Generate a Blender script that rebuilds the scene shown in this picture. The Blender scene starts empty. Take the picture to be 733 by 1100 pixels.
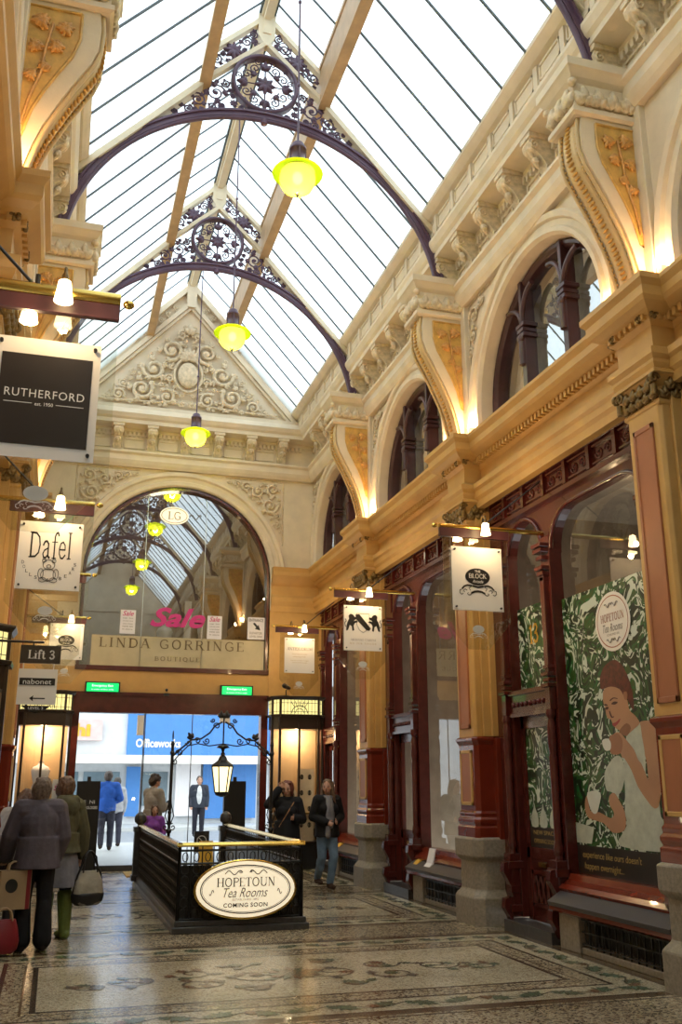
import bpy, math, random
from mathutils import Vector, Matrix, Euler
random.seed(7)
PI=math.pi
SC=bpy.context.scene; COL=SC.collection
XC=2.13          # arcade centre line
BAY=4.22
PIERS=[-5.73,-1.51,2.71,6.93,11.15,15.37]
YW=19.2          # end wall
# ------------------------------------------------------------------ mesh builder
class MB:
    def __init__(s): s.v=[];s.f=[];s.sm=[]
    def add(s,vs,fs,smooth=False):
        o=len(s.v); s.v+= [tuple(p) for p in vs]
        for f in fs: s.f.append(tuple(i+o for i in f)); s.sm.append(smooth)
        return s
    def box(s,x0,x1,y0,y1,z0,z1):
        x0,x1=min(x0,x1),max(x0,x1);y0,y1=min(y0,y1),max(y0,y1);z0,z1=min(z0,z1),max(z0,z1)
        return s.add([(x0,y0,z0),(x1,y0,z0),(x1,y1,z0),(x0,y1,z0),(x0,y0,z1),(x1,y0,z1),(x1,y1,z1),(x0,y1,z1)],
            [(0,3,2,1),(4,5,6,7),(0,1,5,4),(1,2,6,5),(2,3,7,6),(3,0,4,7)])
    def loft(s,rings,caps=True,smooth=False,closed=True):
        n=len(rings[0]);vs=[p for r in rings for p in r];fs=[]
        for i in range(len(rings)-1):
            for j in range(n if closed else n-1):
                k=(j+1)%n; fs.append((i*n+j,i*n+k,(i+1)*n+k,(i+1)*n+j))
        s.add(vs,fs,smooth)
        if caps:
            s.add(rings[0],[tuple(range(n))[::-1]]); s.add(rings[-1],[tuple(range(n))])
        return s
    def prism_y(s,prof,y0,y1): return s.loft([[(x,y0,z) for x,z in prof],[(x,y1,z) for x,z in prof]])
    def prism_x(s,prof,x0,x1): return s.loft([[(x0,y,z) for y,z in prof],[(x1,y,z) for y,z in prof]])
    def prism_z(s,prof,z0,z1): return s.loft([[(x,y,z0) for x,y in prof],[(x,y,z1) for x,y in prof]])
    def lathe(s,cx,cy,prof,n=16,smooth=True):
        return s.loft([[(cx+r*math.cos(2*PI*i/n),cy+r*math.sin(2*PI*i/n),z) for i in range(n)] for r,z in prof],smooth=smooth)
    def tube(s,pts,r,n=6,smooth=True,flat=None):
        pts=[Vector(p) for p in pts]; rings=[]; m=len(pts)
        up=None
        for i,p in enumerate(pts):
            t=(pts[min(i+1,m-1)]-pts[max(i-1,0)])
            if t.length<1e-9: t=Vector((0,0,1))
            t.normalize()
            if up is None:
                up=Vector((0,0,1)) if abs(t.z)<.9 else Vector((1,0,0))
            a=t.cross(up)
            if a.length<1e-4: a=t.cross(Vector((.3,.9,.2)))
            a.normalize(); b=a.cross(t).normalized(); up=b
            rr=r(i/(m-1)) if callable(r) else r
            rings.append([tuple(p+a*math.cos(2*PI*k/n)*rr+b*math.sin(2*PI*k/n)*rr) for k in range(n)])
        return s.loft(rings,smooth=smooth)
    def ell(s,c,r,n=12,m=8,rot=None):
        rings=[]
        for i in range(m+1):
            th=PI*i/m; th=min(max(th,.05),PI-.05)
            ring=[]
            for k in range(n):
                a=2*PI*k/n
                p=Vector((r[0]*math.sin(th)*math.cos(a),r[1]*math.sin(th)*math.sin(a),-r[2]*math.cos(th)))
                if rot is not None: p=rot@p
                ring.append(tuple(Vector(c)+p))
            rings.append(ring)
        return s.loft(rings,smooth=True)
    def cap(s,p,q,r1,r2,n=10):
        """tapered capsule"""
        p=Vector(p);q=Vector(q);d=q-p
        if d.length<1e-6: d=Vector((0,0,1e-4))
        t=d.normalized();a=t.orthogonal().normalized();b=t.cross(a)
        rings=[]
        for u in (-80,-50,-20): 
            u=math.radians(u); rings.append((p+t*r1*math.sin(u),r1*math.cos(u)))
        rings.append((p,r1));rings.append((q,r2))
        for u in (20,50,80):
            u=math.radians(u); rings.append((q+t*r2*math.sin(u),r2*math.cos(u)))
        return s.loft([[tuple(c+a*math.cos(2*PI*k/n)*r+b*math.sin(2*PI*k/n)*r) for k in range(n)] for c,r in rings],smooth=True)
    def merge(s,o,fn=None):
        vs=[fn(*p) for p in o.v] if fn else o.v
        k=len(s.v); s.v+=vs
        for f,sm in zip(o.f,o.sm): s.f.append(tuple(i+k for i in f)); s.sm.append(sm)
        return s
    def mesh(s,name,mat,off=(0,0,0),flip=False):
        me=bpy.data.meshes.new(name)
        me.from_pydata([(x-off[0],y-off[1],z-off[2]) for x,y,z in s.v],[],s.f)
        me.polygons.foreach_set('use_smooth',s.sm)
        if mat: me.materials.append(mat)
        me.update()
        return me
    def build(s,name,mat,parent=None,off=(0,0,0),bev=0,fixn=True):
        me=s.mesh(name,mat,off)
        if fixn:
            import bmesh
            bm=bmesh.new();bm.from_mesh(me)
            bmesh.ops.recalc_face_normals(bm,faces=bm.faces[:])
            bm.to_mesh(me);bm.free()
        o=bpy.data.objects.new(name,me);COL.objects.link(o)
        if parent is not None: o.parent=parent
        else: o.location=off
        if bev:
            b=o.modifiers.new('bevel','BEVEL');b.width=bev;b.segments=1;b.limit_method='ANGLE'
        return o
def tag(o,label=None,cat=None,group=None,kind=None):
    if label: o['label']=label
    if cat: o['category']=cat
    if group: o['group']=group
    if kind: o['kind']=kind
    return o
def empty(name,loc,label=None,cat=None,group=None,kind=None,sx=1,rz=0):
    o=bpy.data.objects.new(name,None);COL.objects.link(o);o.location=loc;o.scale=(sx,1,1);o.rotation_euler=(0,0,rz)
    o.empty_display_size=.1
    return tag(o,label,cat,group,kind)
def copy_tree(o,parent=None,loc=None,sx=None):
    c=o.copy();COL.objects.link(c);c.parent=parent
    if loc is not None: c.location=loc
    if sx is not None: c.scale=(sx,1,1)
    for ch in list(o.children): copy_tree(ch,c)
    return c
# ------------------------------------------------------------------ materials
def newmat(name):
    m=bpy.data.materials.new(name);m.use_nodes=True;nt=m.node_tree;nt.nodes.clear()
    out=nt.nodes.new('ShaderNodeOutputMaterial');return m,nt,out
class NT:
    def __init__(s,nt): s.nt=nt
    def n(s,t,**k):
        nd=s.nt.nodes.new(t)
        for a,b in k.items(): setattr(nd,a,b)
        return nd
    def l(s,a,b): s.nt.links.new(a,b)
    def math(s,op,a,b=None,c=None,clamp=False):
        nd=s.n('ShaderNodeMath',operation=op,use_clamp=clamp)
        for i,x in enumerate((a,b,c)):
            if x is None: continue
            if isinstance(x,(int,float)): nd.inputs[i].default_value=x
            else: s.l(x,nd.inputs[i])
        return nd.outputs[0]
    def mix(s,f,a,b):
        nd=s.n('ShaderNodeMix',data_type='RGBA')
        for i,x in ((0,f),(6,a),(7,b)):
            if isinstance(x,(int,float)): nd.inputs[i].default_value=x
            elif isinstance(x,(tuple,list)): nd.inputs[i].default_value=(*x[:3],1)
            else: s.l(x,nd.inputs[i])
        return nd.outputs[2]
    def coord(s,which='Object',scale=None):
        tc=s.n('ShaderNodeTexCoord');o=tc.outputs[which]
        if scale is not None:
            mp=s.n('ShaderNodeMapping');s.l(o,mp.inputs[0]);mp.inputs['Scale'].default_value=scale if isinstance(scale,tuple) else (scale,)*3;o=mp.outputs[0]
        return o
    def noise(s,sc,detail=4,vec=None,dist=0,rough=.5):
        nd=s.n('ShaderNodeTexNoise');nd.inputs['Scale'].default_value=sc;nd.inputs['Detail'].default_value=detail
        nd.inputs['Distortion'].default_value=dist;nd.inputs['Roughness'].default_value=rough
        if vec is not None: s.l(vec,nd.inputs['Vector'])
        return nd.outputs[0]
    def ramp(s,f,stops,interp='LINEAR'):
        nd=s.n('ShaderNodeValToRGB');cr=nd.color_ramp;cr.interpolation=interp
        while len(cr.elements)<len(stops): cr.elements.new(.5)
        for e,(p,c) in zip(cr.elements,stops): e.position=p;e.color=(*c[:3],1) if not isinstance(c,(int,float)) else (c,c,c,1)
        s.l(f,nd.inputs[0]);return nd.outputs[0]
def pbr(name,col,rough=.5,metal=0,var=.12,nscale=3,bump=0,bscale=40,spec=.5,coat=0,col2=None):
    m,nt,out=newmat(name);N=NT(nt)
    b=N.n('ShaderNodeBsdfPrincipled');N.l(b.outputs[0],out.inputs[0])
    b.inputs['Roughness'].default_value=rough;b.inputs['Metallic'].default_value=metal
    b.inputs['Specular IOR Level'].default_value=spec;b.inputs['Coat Weight'].default_value=coat
    c=N.coord('Object');f=N.noise(nscale,5,c,0,.6)
    dark=tuple(x*(1-var) for x in col) if col2 is None else col2
    lite=tuple(min(1,x*(1+var)) for x in col) if col2 is None else col
    fr=N.ramp(f,[(.3,0),(.7,1)])
    N.l(N.mix(fr,dark,lite),b.inputs['Base Color'])
    if bump:
        bp=N.n('ShaderNodeBump');bp.inputs['Strength'].default_value=bump;bp.inputs['Distance'].default_value=.01
        N.l(N.noise(bscale,3,c),bp.inputs['Height']);N.l(bp.outputs[0],b.inputs['Normal'])
    return m
def emit(name,col,st):
    m,nt,out=newmat(name);e=nt.nodes.new('ShaderNodeEmission');e.inputs[0].default_value=(*col,1);e.inputs[1].default_value=st
    nt.links.new(e.outputs[0],out.inputs[0]);return m
def glow(name,col,st,basecol=(.8,.8,.7)):
    m,nt,out=newmat(name);b=nt.nodes.new('ShaderNodeBsdfPrincipled');b.inputs['Base Color'].default_value=(*basecol,1)
    b.inputs['Emission Color'].default_value=(*col,1);b.inputs['Emission Strength'].default_value=st;b.inputs['Roughness'].default_value=.3
    nt.links.new(b.outputs[0],out.inputs[0]);return m
def glass(name,tint=(1,1,1),ior=1.5,rough=0,extra=0):
    m,nt,out=newmat(name);N=NT(nt)
    t=N.n('ShaderNodeBsdfTransparent');t.inputs[0].default_value=(*tint,1)
    g=N.n('ShaderNodeBsdfGlossy');g.inputs['Roughness'].default_value=rough;g.inputs[0].default_value=(1,1,1,1)
    fr=N.n('ShaderNodeFresnel');fr.inputs[0].default_value=ior
    # thin pane: two faces reflect, and no total reflection from behind
    geo=N.n('ShaderNodeNewGeometry')
    mx=N.n('ShaderNodeMixShader')
    lw=N.n('ShaderNodeLayerWeight');lw.inputs[0].default_value=.5
    f=N.math('POWER',lw.outputs['Facing'],3.2)
    f=N.math('MULTIPLY_ADD',f,.75,.07+extra,clamp=True)
    N.l(f,mx.inputs[0]);N.l(t.outputs[0],mx.inputs[1]);N.l(g.outputs[0],mx.inputs[2]);N.l(mx.outputs[0],out.inputs[0])
    return m
M={}
M['cream']=pbr('cream_plaster',(.68,.56,.40),.6,var=.10,nscale=2.5,bump=.15)
M['relief']=pbr('relief_plaster',(.64,.51,.34),.6,var=.25,nscale=14)
M['ochre']=pbr('ochre_paint',(.56,.32,.095),.5,var=.10,nscale=2.5,bump=.1)
M['buff']=pbr('buff_paint',(.62,.44,.22),.55,var=.10,nscale=3)
M['gold']=pbr('old_gold_relief',(.62,.36,.09),.45,var=.2,nscale=12)
M['bronze']=pbr('bronze_leaf',(.20,.12,.035),.4,metal=.4,var=.4,nscale=20)
M['oxide']=pbr('oxide_red_paint',(.17,.022,.009),.22,var=.15,nscale=3,coat=.3)
M['terracotta']=pbr('terracotta_panel',(.36,.125,.05),.5,var=.1)
M['maroon']=pbr('maroon_timber',(.075,.012,.009),.25,var=.25,nscale=6,coat=.3)
M['maroon2']=pbr('purple_timber',(.055,.018,.020),.35,var=.2,nscale=6)
M['iron']=pbr('purple_iron',(.095,.05,.085),.4,var=.15)
M['black']=pbr('black_iron',(.012,.011,.011),.35,var=.2,bump=.1)
M['bluestone']=pbr('bluestone',(.05,.045,.043),.35,var=.3,nscale=20)
M['granite']=pbr('granite',(.27,.225,.17),.65,var=.25,nscale=30,bump=.3,bscale=90)
M['slate']=pbr('slate_sill',(.05,.042,.045),.45,var=.15)
M['brass']=pbr('brass',(.70,.48,.12),.22,metal=1,var=.1)
M['case_dark0']=pbr('dark_panel',(.05,.035,.025),.4)
M['relief_gold']=pbr('relief_foliage_gold',(.60,.30,.08),.45,var=.3,nscale=16)
M['steel']=pbr('steel',(.5,.5,.5),.3,metal=1)
M['purlin']=pbr('purlin_timber',(.46,.29,.14),.5,var=.15,nscale=5)
M['rafter']=pbr('rafter_timber',(.68,.57,.40),.5,var=.1)
M['bar']=pbr('glazing_bar',(.07,.08,.085),.5)
M['white']=pbr('white_board',(.80,.76,.70),.35,var=.03)
M['paper']=pbr('paper',(.8,.77,.78),.6,var=.03)
M['ink']=pbr('black_ink',(.01,.009,.008),.4,var=.1)
M['charcoal']=pbr('charcoal_board',(.028,.021,.018),.3,var=.1)
M['whiteink']=pbr('white_lettering',(.8,.8,.78),.4,var=.02)
M['magenta']=pbr('magenta_lettering',(.62,.03,.22),.4,var=.05)
M['goldink']=pbr('gold_lettering',(.45,.30,.10),.4,var=.05)
M['dkgold']=pbr('dark_gold_lettering',(.16,.11,.05),.4,var=.05)
M['redink']=pbr('brick_lettering',(.35,.09,.05),.4,var=.05)
M['greyink']=pbr('grey_lettering',(.25,.22,.2),.5,var=.05)
M['lit_lamp']=glow('lit_lamp_shade',(1,.72,.34),9)
M['lantern_glass']=glow('lit_lantern_glass',(1,.80,.38),1.3)
M['valance']=glow('stained_glass',(.80,.72,.28),.75,(.7,.6,.3))
M['oval_lit']=glow('lit_oval',(1,.86,.62),.42,(.8,.72,.55))
M['exit']=glow('exit_green',(.0,.75,.12),1.0,(0,.4,.1))
M['exit_w']=glow('exit_white',(.6,1,.7),1.3)
M['glass']=glass('window_glass',(.93,.94,.92))
M['glassm']=glass('mirror_like_glass',(.78,.80,.78),extra=.22)
M['flood']=glow('floodlight_lens',(1,.75,.42),14)
def roof_glass():
    m,nt,out=newmat('frosted_roof_glass');N=NT(nt)
    t=N.n('ShaderNodeBsdfTransparent');t.inputs[0].default_value=(.60,.66,.68,1)
    tr=N.n('ShaderNodeBsdfTranslucent');tr.inputs[0].default_value=(.80,.90,.93,1)
    mx=N.n('ShaderNodeMixShader')
    c=N.coord('Object');f=N.noise(.9,3,c)
    N.l(N.math('MULTIPLY_ADD',f,.3,.35),mx.inputs[0])
    N.l(t.outputs[0],mx.inputs[1]);N.l(tr.outputs[0],mx.inputs[2]);N.l(mx.outputs[0],out.inputs[0]);return m
M['roofglass']=roof_glass()
def yellow_glass():
    m,nt,out=newmat('yellow_globe_glass');N=NT(nt)
    t=N.n('ShaderNodeBsdfTransparent');t.inputs[0].default_value=(.62,.70,.10,1)
    d=N.n('ShaderNodeBsdfTranslucent');d.inputs[0].default_value=(.70,.76,.04,1)
    e=N.n('ShaderNodeEmission');e.inputs[0].default_value=(.62,.72,.02,1);e.inputs[1].default_value=.16
    a=N.n('ShaderNodeMixShader');a.inputs[0].default_value=.5;N.l(t.outputs[0],a.inputs[1]);N.l(d.outputs[0],a.inputs[2])
    s=N.n('ShaderNodeAddShader');N.l(a.outputs[0],s.inputs[0]);N.l(e.outputs[0],s.inputs[1]);N.l(s.outputs[0],out.inputs[0]);return m
M['yglass']=yellow_glass()
M['bulb']=emit('bulb',(1,1,.6),6)
def floor_mat():
    m,nt,out=newmat('mosaic_floor');N=NT(nt)
    b=N.n('ShaderNodeBsdfPrincipled');N.l(b.outputs[0],out.inputs[0])
    c=N.coord('Object');sx=N.n('ShaderNodeSeparateXYZ');N.l(c,sx.inputs[0])
    x=sx.outputs[0];y=sx.outputs[1]
    ax=N.math('SUBTRACT',N.math('ABSOLUTE',N.math('SUBTRACT',x,XC)),2.13)
    # repeats with the bays; panel centre at pier+1.83
    yy=N.math('WRAP',N.math('SUBTRACT',y,PIERS[3]+1.83),BAY/2,-BAY/2)
    ay=N.math('SUBTRACT',N.math('ABSOLUTE',yy),.88)
    d=N.math('MAXIMUM',ax,ay)
    vo=N.n('ShaderNodeTexVoronoi');vo.inputs['Scale'].default_value=55;N.l(c,vo.inputs['Vector'])
    tess=N.n('ShaderNodeSeparateColor');N.l(vo.outputs['Color'],tess.inputs[0])
    r=tess.outputs[0]
    pale=N.ramp(r,[(0,(.40,.30,.18)),(.3,(.62,.52,.36)),(1,(.72,.64,.48))])
    speck=N.ramp(r,[(0,(.10,.075,.05)),(.3,(.30,.22,.14)),(.5,(.52,.42,.28)),(1,(.64,.55,.40))])
    dark=N.ramp(r,[(0,(.03,.02,.015)),(1,(.11,.075,.05))])
    brown=N.ramp(r,[(0,(.10,.06,.03)),(1,(.24,.16,.10))])
    col=N.ramp(N.math('MULTIPLY_ADD',d,.5,.5),[(0,0),(.5,.1),(.505,.2),(.53,.3),(.62,.4),(.645,.5),(.8,.6),(.83,.7),(.88,.8)],'CONSTANT')
    def band(lo,hi): return N.math('MULTIPLY',N.math('GREATER_THAN',d,lo),N.math('LESS_THAN',d,hi))
    res=N.mix(band(-9,0),speck,pale)
    for lo,hi,cc in ((0,.045,dark),(.10,.12,brown),(.27,.31,dark),(.31,.66,pale),(.66,.70,dark),(.70,.80,brown),(.84,.87,dark)):
        res=N.mix(band(lo,hi),res,cc)
    # tesserae joints
    e=N.n('ShaderNodeTexVoronoi',feature='DISTANCE_TO_EDGE');e.inputs['Scale'].default_value=55;N.l(c,e.inputs['Vector'])
    j=N.math('LESS_THAN',e.outputs[0],.06)
    res=N.mix(N.math('MULTIPLY',j,.5),res,(.08,.06,.045))
    wear=N.ramp(N.noise(.8,4,c),[(.35,(.62,.6,.56)),(.7,(1,1,1))])
    mul=N.n('ShaderNodeMix',data_type='RGBA',blend_type='MULTIPLY');mul.inputs[0].default_value=1;N.l(res,mul.inputs[6]);N.l(wear,mul.inputs[7])
    N.l(mul.outputs[2],b.inputs['Base Color'])
    N.l(N.math('MULTIPLY_ADD',N.noise(5,3,c),.14,.13),b.inputs['Roughness'])
    bp=N.n('ShaderNodeBump');bp.inputs['Strength'].default_value=.25;bp.inputs['Distance'].default_value=.004
    N.l(N.math('ADD',N.math('MULTIPLY',N.noise(2.5,2,c),3),N.math('MULTIPLY',r,.35)),bp.inputs['Height']);N.l(bp.outputs[0],b.inputs['Normal'])
    b.inputs['Specular IOR Level'].default_value=.65
    return m
M['floor']=floor_mat()
def leaf_print():
    m,nt,out=newmat('leaf_scroll_print');N=NT(nt)
    b=N.n('ShaderNodeBsdfPrincipled');N.l(b.outputs[0],out.inputs[0]);b.inputs['Roughness'].default_value=.35
    c=N.coord('Object')
    w=N.n('ShaderNodeTexNoise');w.inputs['Scale'].default_value=2.2;w.inputs['Detail'].default_value=1;N.l(c,w.inputs['Vector'])
    add=N.n('ShaderNodeVectorMath',operation='MULTIPLY_ADD');N.l(w.outputs[1],add.inputs[0]);add.inputs[1].default_value=(1.2,1.2,1.2);N.l(c,add.inputs[2])
    n1=N.noise(8.5,1.0,add.outputs[0],1.2);n2=N.noise(6.5,1,add.outputs[0],1.0)
    green=N.ramp(n2,[(.40,(.004,.016,.006)),(.45,(.012,.045,.010)),(.52,(.010,.12,.03)),(.57,(.03,.075,.012))],'CONSTANT')
    res=N.mix(N.ramp(n1,[(.57,0),(.585,1)]),green,(.55,.62,.53))
    N.l(res,b.inputs['Base Color']);return m
M['leafprint']=leaf_print()
# ------------------------------------------------------------------ generic shape functions
def spiral(cx,cz,r,turns=1.6,a0=0,dirn=1,n=22,r1=.12):
    out=[]
    for i in range(n+1):
        t=i/n; a=a0+dirn*turns*2*PI*t; rr=r*(1-(1-r1)*t)
        out.append((cx+rr*math.cos(a),cz+rr*math.sin(a)))
    return out
def arch_pts(c,zs,r,n=24,flat=None):
    return [(c-r*math.cos(PI*i/n),zs+r*math.sin(PI*i/n)) for i in range(n+1)]
def arch_board(mb,mp,O,vtop,w0,w1):
    """sheet between opening outline O (u ascending, v) and vtop; front at w0, back at w1"""
    for (u0,v0),(u1,v1) in zip(O,O[1:]):
        if abs(u1-u0)>1e-6:
            mb.add([mp(u0,v0,w0),mp(u1,v1,w0),mp(u1,vtop,w0),mp(u0,vtop,w0)],[(0,1,2,3)])
            mb.add([mp(u0,v0,w1),mp(u1,v1,w1),mp(u1,vtop,w1),mp(u0,vtop,w1)],[(3,2,1,0)])
        mb.add([mp(u0,v0,w0),mp(u1,v1,w0),mp(u1,v1,w1),mp(u0,v0,w1)],[(3,2,1,0)])
    u0,u1=O[0][0],O[-1][0]
    mb.add([mp(u0,vtop,w0),mp(u1,vtop,w0),mp(u1,vtop,w1),mp(u0,vtop,w1)],[(0,1,2,3)])
    mb.add([mp(u0,O[0][1],w0),mp(u0,vtop,w0),mp(u0,vtop,w1),mp(u0,O[0][1],w1)],[(0,1,2,3)])
    mb.add([mp(u1,O[-1][1],w0),mp(u1,vtop,w0),mp(u1,vtop,w1),mp(u1,O[-1][1],w1)],[(3,2,1,0)])
def arch_sweep(mb,mp,c,zs,prof,zfoot,n=32):
    """moulding of profile [(radius,w)] round an arch with straight legs down to zfoot"""
    rings=[]
    def ring(f): return [mp(*f(r),w) for r,w in prof]
    rings.append(ring(lambda r:(c-r,zfoot)))
    for i in range(n+1):
        a=PI*i/n; rings.append(ring(lambda r,a=a:(c-r*math.cos(a),zs+r*math.sin(a))))
    rings.append(ring(lambda r:(c+r,zfoot)))
    mb.loft(rings,caps=True)
def stack(mb,x0,xb,hw,layers,yc=0,ch=0,sx=1):
    """stacked block against a wall: front face x0 (projects towards -x), back xb, half width hw in y; layers (offset,z)"""
    rings=[]
    for d,z in layers:
        a=x0-d;h=hw+d
        if ch: rings.append([(xb,yc-h,z),(a+ch,yc-h,z),(a,yc-h+ch,z),(a,yc+h-ch,z),(a+ch,yc+h,z),(xb,yc+h,z)])
        else: rings.append([(xb,yc-h,z),(a,yc-h,z),(a,yc+h,z),(xb,yc+h,z)])
    mb.loft(rings)
def leafblob(mb,mp,u,v,w,r,ang,th=.02):
    """small acanthus leaf: three lobes"""
    for k,(da,l) in enumerate(((-.7,.75),(0,1),(.7,.75))):
        a=ang+da
        pts=[(u+math.cos(a)*r*l*t,v+math.sin(a)*r*l*t) for t in (0,.3,.6,1)]
        mb.tube([mp(p[0],p[1],w) for p in pts],lambda t,r=r:r*(.10+.22*math.sin(PI*min(1,t*.9+.1))),5)
def scroll(mb,mp,u,v,r,a0,d,w,th,turns=1.5,leaves=True):
    pts=spiral(u,v,r,turns,a0,d)
    mb.tube([mp(a,b,w) for a,b in pts],lambda t:th*(1-.4*t),5)
    mb.ell(mp(u,v,w),(th*1.5,)*3,6,4)
    if leaves:
        for k in range(3):
            a=a0+d*2.1*k+.6
            leafblob(mb,mp,u+r*math.cos(a)*.98,v+r*math.sin(a)*.98,w,r*.42,a+d*.9)
def pack(inside,bb,radii,seed,tries=500,gap=.006):
    rn=random.Random(seed);out=[]
    for R in radii:
        for _ in range(tries):
            u=rn.uniform(bb[0],bb[1]);v=rn.uniform(bb[2],bb[3])
            if not inside(u,v,R): continue
            if all((u-a)**2+(v-b)**2>(R+r+gap)**2 for a,b,r in out): out.append((u,v,R))
    return out
# text ---------------------------------------------------------
def frame_obj(me,name,mat,origin,right,up,parent):
    pass
_tc={}
def text_mesh(s,shear=0,bold=0,space=1.0):
    key=(s,shear,bold,space)
    if key in _tc: return _tc[key]
    cu=bpy.data.curves.new('t','FONT');cu.body=s;cu.size=1;cu.shear=shear;cu.offset=bold;cu.space_character=space;cu.resolution_u=3
    ob=bpy.data.objects.new('t',cu);COL.objects.link(ob)
    dg=bpy.context.evaluated_depsgraph_get();me=bpy.data.meshes.new_from_object(ob.evaluated_get(dg))
    vs=[tuple(v.co) for v in me.vertices];fs=[tuple(p.vertices) for p in me.polygons]
    bpy.data.objects.remove(ob);bpy.data.curves.remove(cu);bpy.data.meshes.remove(me)
    _tc[key]=(vs,fs);return vs,fs
GL={ # stroke serif glyphs: advance, [(polyline, width, serif)]
'A':(.72,[([(.08,0),(.36,1)],.05,1),([(.36,1),(.64,0)],.12,1),([(.18,.35),(.54,.35)],.05,0)]),
'B':(.66,[([(.15,0),(.15,1)],.12,1),([(.15,.97),(.4,.97),(.52,.85),(.52,.66),(.4,.53),(.15,.53)],.06,0),([(.4,.53),(.58,.42),(.58,.16),(.42,.03),(.15,.03)],.08,0)]),
'C':(.7,[([(.62,.75),(.55,.92),(.4,.98),(.22,.9),(.12,.7),(.1,.5),(.12,.3),(.22,.1),(.4,.02),(.55,.08),(.63,.25)],.09,0)]),
'D':(.76,[([(.15,0),(.15,1)],.13,1),([(.15,.97),(.42,.95),(.6,.8),(.66,.5),(.6,.2),(.42,.05),(.15,.03)],.1,0)]),
'E':(.62,[([(.15,0),(.15,1)],.12,1),([(.15,.97),(.55,.97),(.55,.82)],.05,0),([(.15,.52),(.42,.52)],.05,0),([(.15,.03),(.57,.03),(.57,.2)],.05,0)]),
'F':(.6,[([(.15,0),(.15,1)],.12,1),([(.15,.97),(.55,.97),(.55,.8)],.05,0),([(.15,.52),(.42,.52)],.05,0)]),
'G':(.78,[([(.64,.78),(.55,.93),(.4,.98),(.22,.9),(.12,.7),(.1,.5),(.12,.3),(.22,.1),(.4,.02),(.55,.06),(.66,.12),(.66,.42),(.5,.42)],.09,0)]),
'H':(.8,[([(.15,0),(.15,1)],.12,1),([(.64,0),(.64,1)],.12,1),([(.15,.5),(.64,.5)],.05,0)]),
'I':(.34,[([(.17,0),(.17,1)],.12,1)]),
'K':(.74,[([(.15,0),(.15,1)],.12,1),([(.6,1),(.17,.42)],.05,1),([(.3,.58),(.64,0)],.11,1)]),
'L':(.6,[([(.15,0),(.15,1)],.12,1),([(.15,.03),(.55,.03),(.55,.22)],.05,0)]),
'M':(.95,[([(.14,0),(.14,1)],.06,1),([(.14,1),(.46,.05)],.12,0),([(.46,.05),(.8,1)],.05,0),([(.8,0),(.8,1)],.12,1)]),
'N':(.8,[([(.14,0),(.14,1)],.05,1),([(.14,1),(.64,0)],.12,0),([(.64,0),(.64,1)],.05,1)]),
'O':(.82,[([(.4,.98),(.22,.9),(.12,.7),(.1,.5),(.12,.3),(.22,.1),(.4,.02),(.58,.1),(.68,.3),(.7,.5),(.68,.7),(.58,.9),(.4,.98)],.1,0)]),
'P':(.64,[([(.15,0),(.15,1)],.12,1),([(.15,.97),(.42,.97),(.56,.86),(.57,.66),(.42,.5),(.15,.48)],.08,0)]),
'Q':(.82,[([(.4,.98),(.22,.9),(.12,.7),(.1,.5),(.12,.3),(.22,.1),(.4,.02),(.58,.1),(.68,.3),(.7,.5),(.68,.7),(.58,.9),(.4,.98)],.1,0),([(.4,.12),(.75,-.15)],.08,0)]),
'R':(.72,[([(.15,0),(.15,1)],.12,1),([(.15,.97),(.42,.97),(.56,.86),(.57,.68),(.42,.53),(.15,.5)],.07,0),([(.36,.52),(.64,0)],.11,1)]),
'T':(.68,[([(.34,0),(.34,1)],.12,1),([(.06,.8),(.06,.97),(.62,.97),(.62,.8)],.05,0)]),
'U':(.8,[([(.15,1),(.15,.3),(.22,.08),(.4,.02),(.57,.08),(.64,.3)],.1,0),([(.64,.3),(.64,1)],.05,0),([(.03,.98),(.28,.98)],.045,0),([(.54,.98),(.76,.98)],.045,0)]),
'a':(.56,[([(.1,.5),(.18,.64),(.3,.66),(.4,.56),(.4,.08),(.5,.02)],.11,0),([(.4,.4),(.18,.3),(.1,.16),(.16,.03),(.28,.02),(.4,.14)],.08,0)]),
'e':(.54,[([(.1,.36),(.44,.36),(.42,.54),(.3,.66),(.17,.6),(.1,.4),(.11,.2),(.2,.04),(.32,.02),(.46,.16)],.085,0)]),
'f':(.4,[([(.42,.9),(.36,1.02),(.26,.98),(.2,.85),(.2,0)],.11,0),([(.04,.64),(.38,.64)],.05,0),([(.08,.02),(.34,.02)],.04,0)]),
'i':(.3,[([(.15,0),(.15,.64)],.12,1),([(.13,.86),(.17,.9)],.13,0)]),
'l':(.3,[([(.15,0),(.15,1.05)],.12,1)]),
't':(.38,[([(.2,.88),(.2,.12),(.28,.02),(.38,.08)],.11,0),([(.04,.64),(.36,.64)],.06,0)]),
'3':(.6,[([(.1,.82),(.2,.97),(.38,.95),(.46,.78),(.38,.6),(.24,.53)],.1,0),([(.24,.53),(.42,.46),(.5,.26),(.4,.06),(.22,.02),(.1,.16)],.12,0)]),
'1':(.4,[([(.1,.82),(.22,.95),(.22,0)],.11,0),([(.08,.02),(.36,.02)],.05,0)]),
' ':(.4,[]),
}
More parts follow.
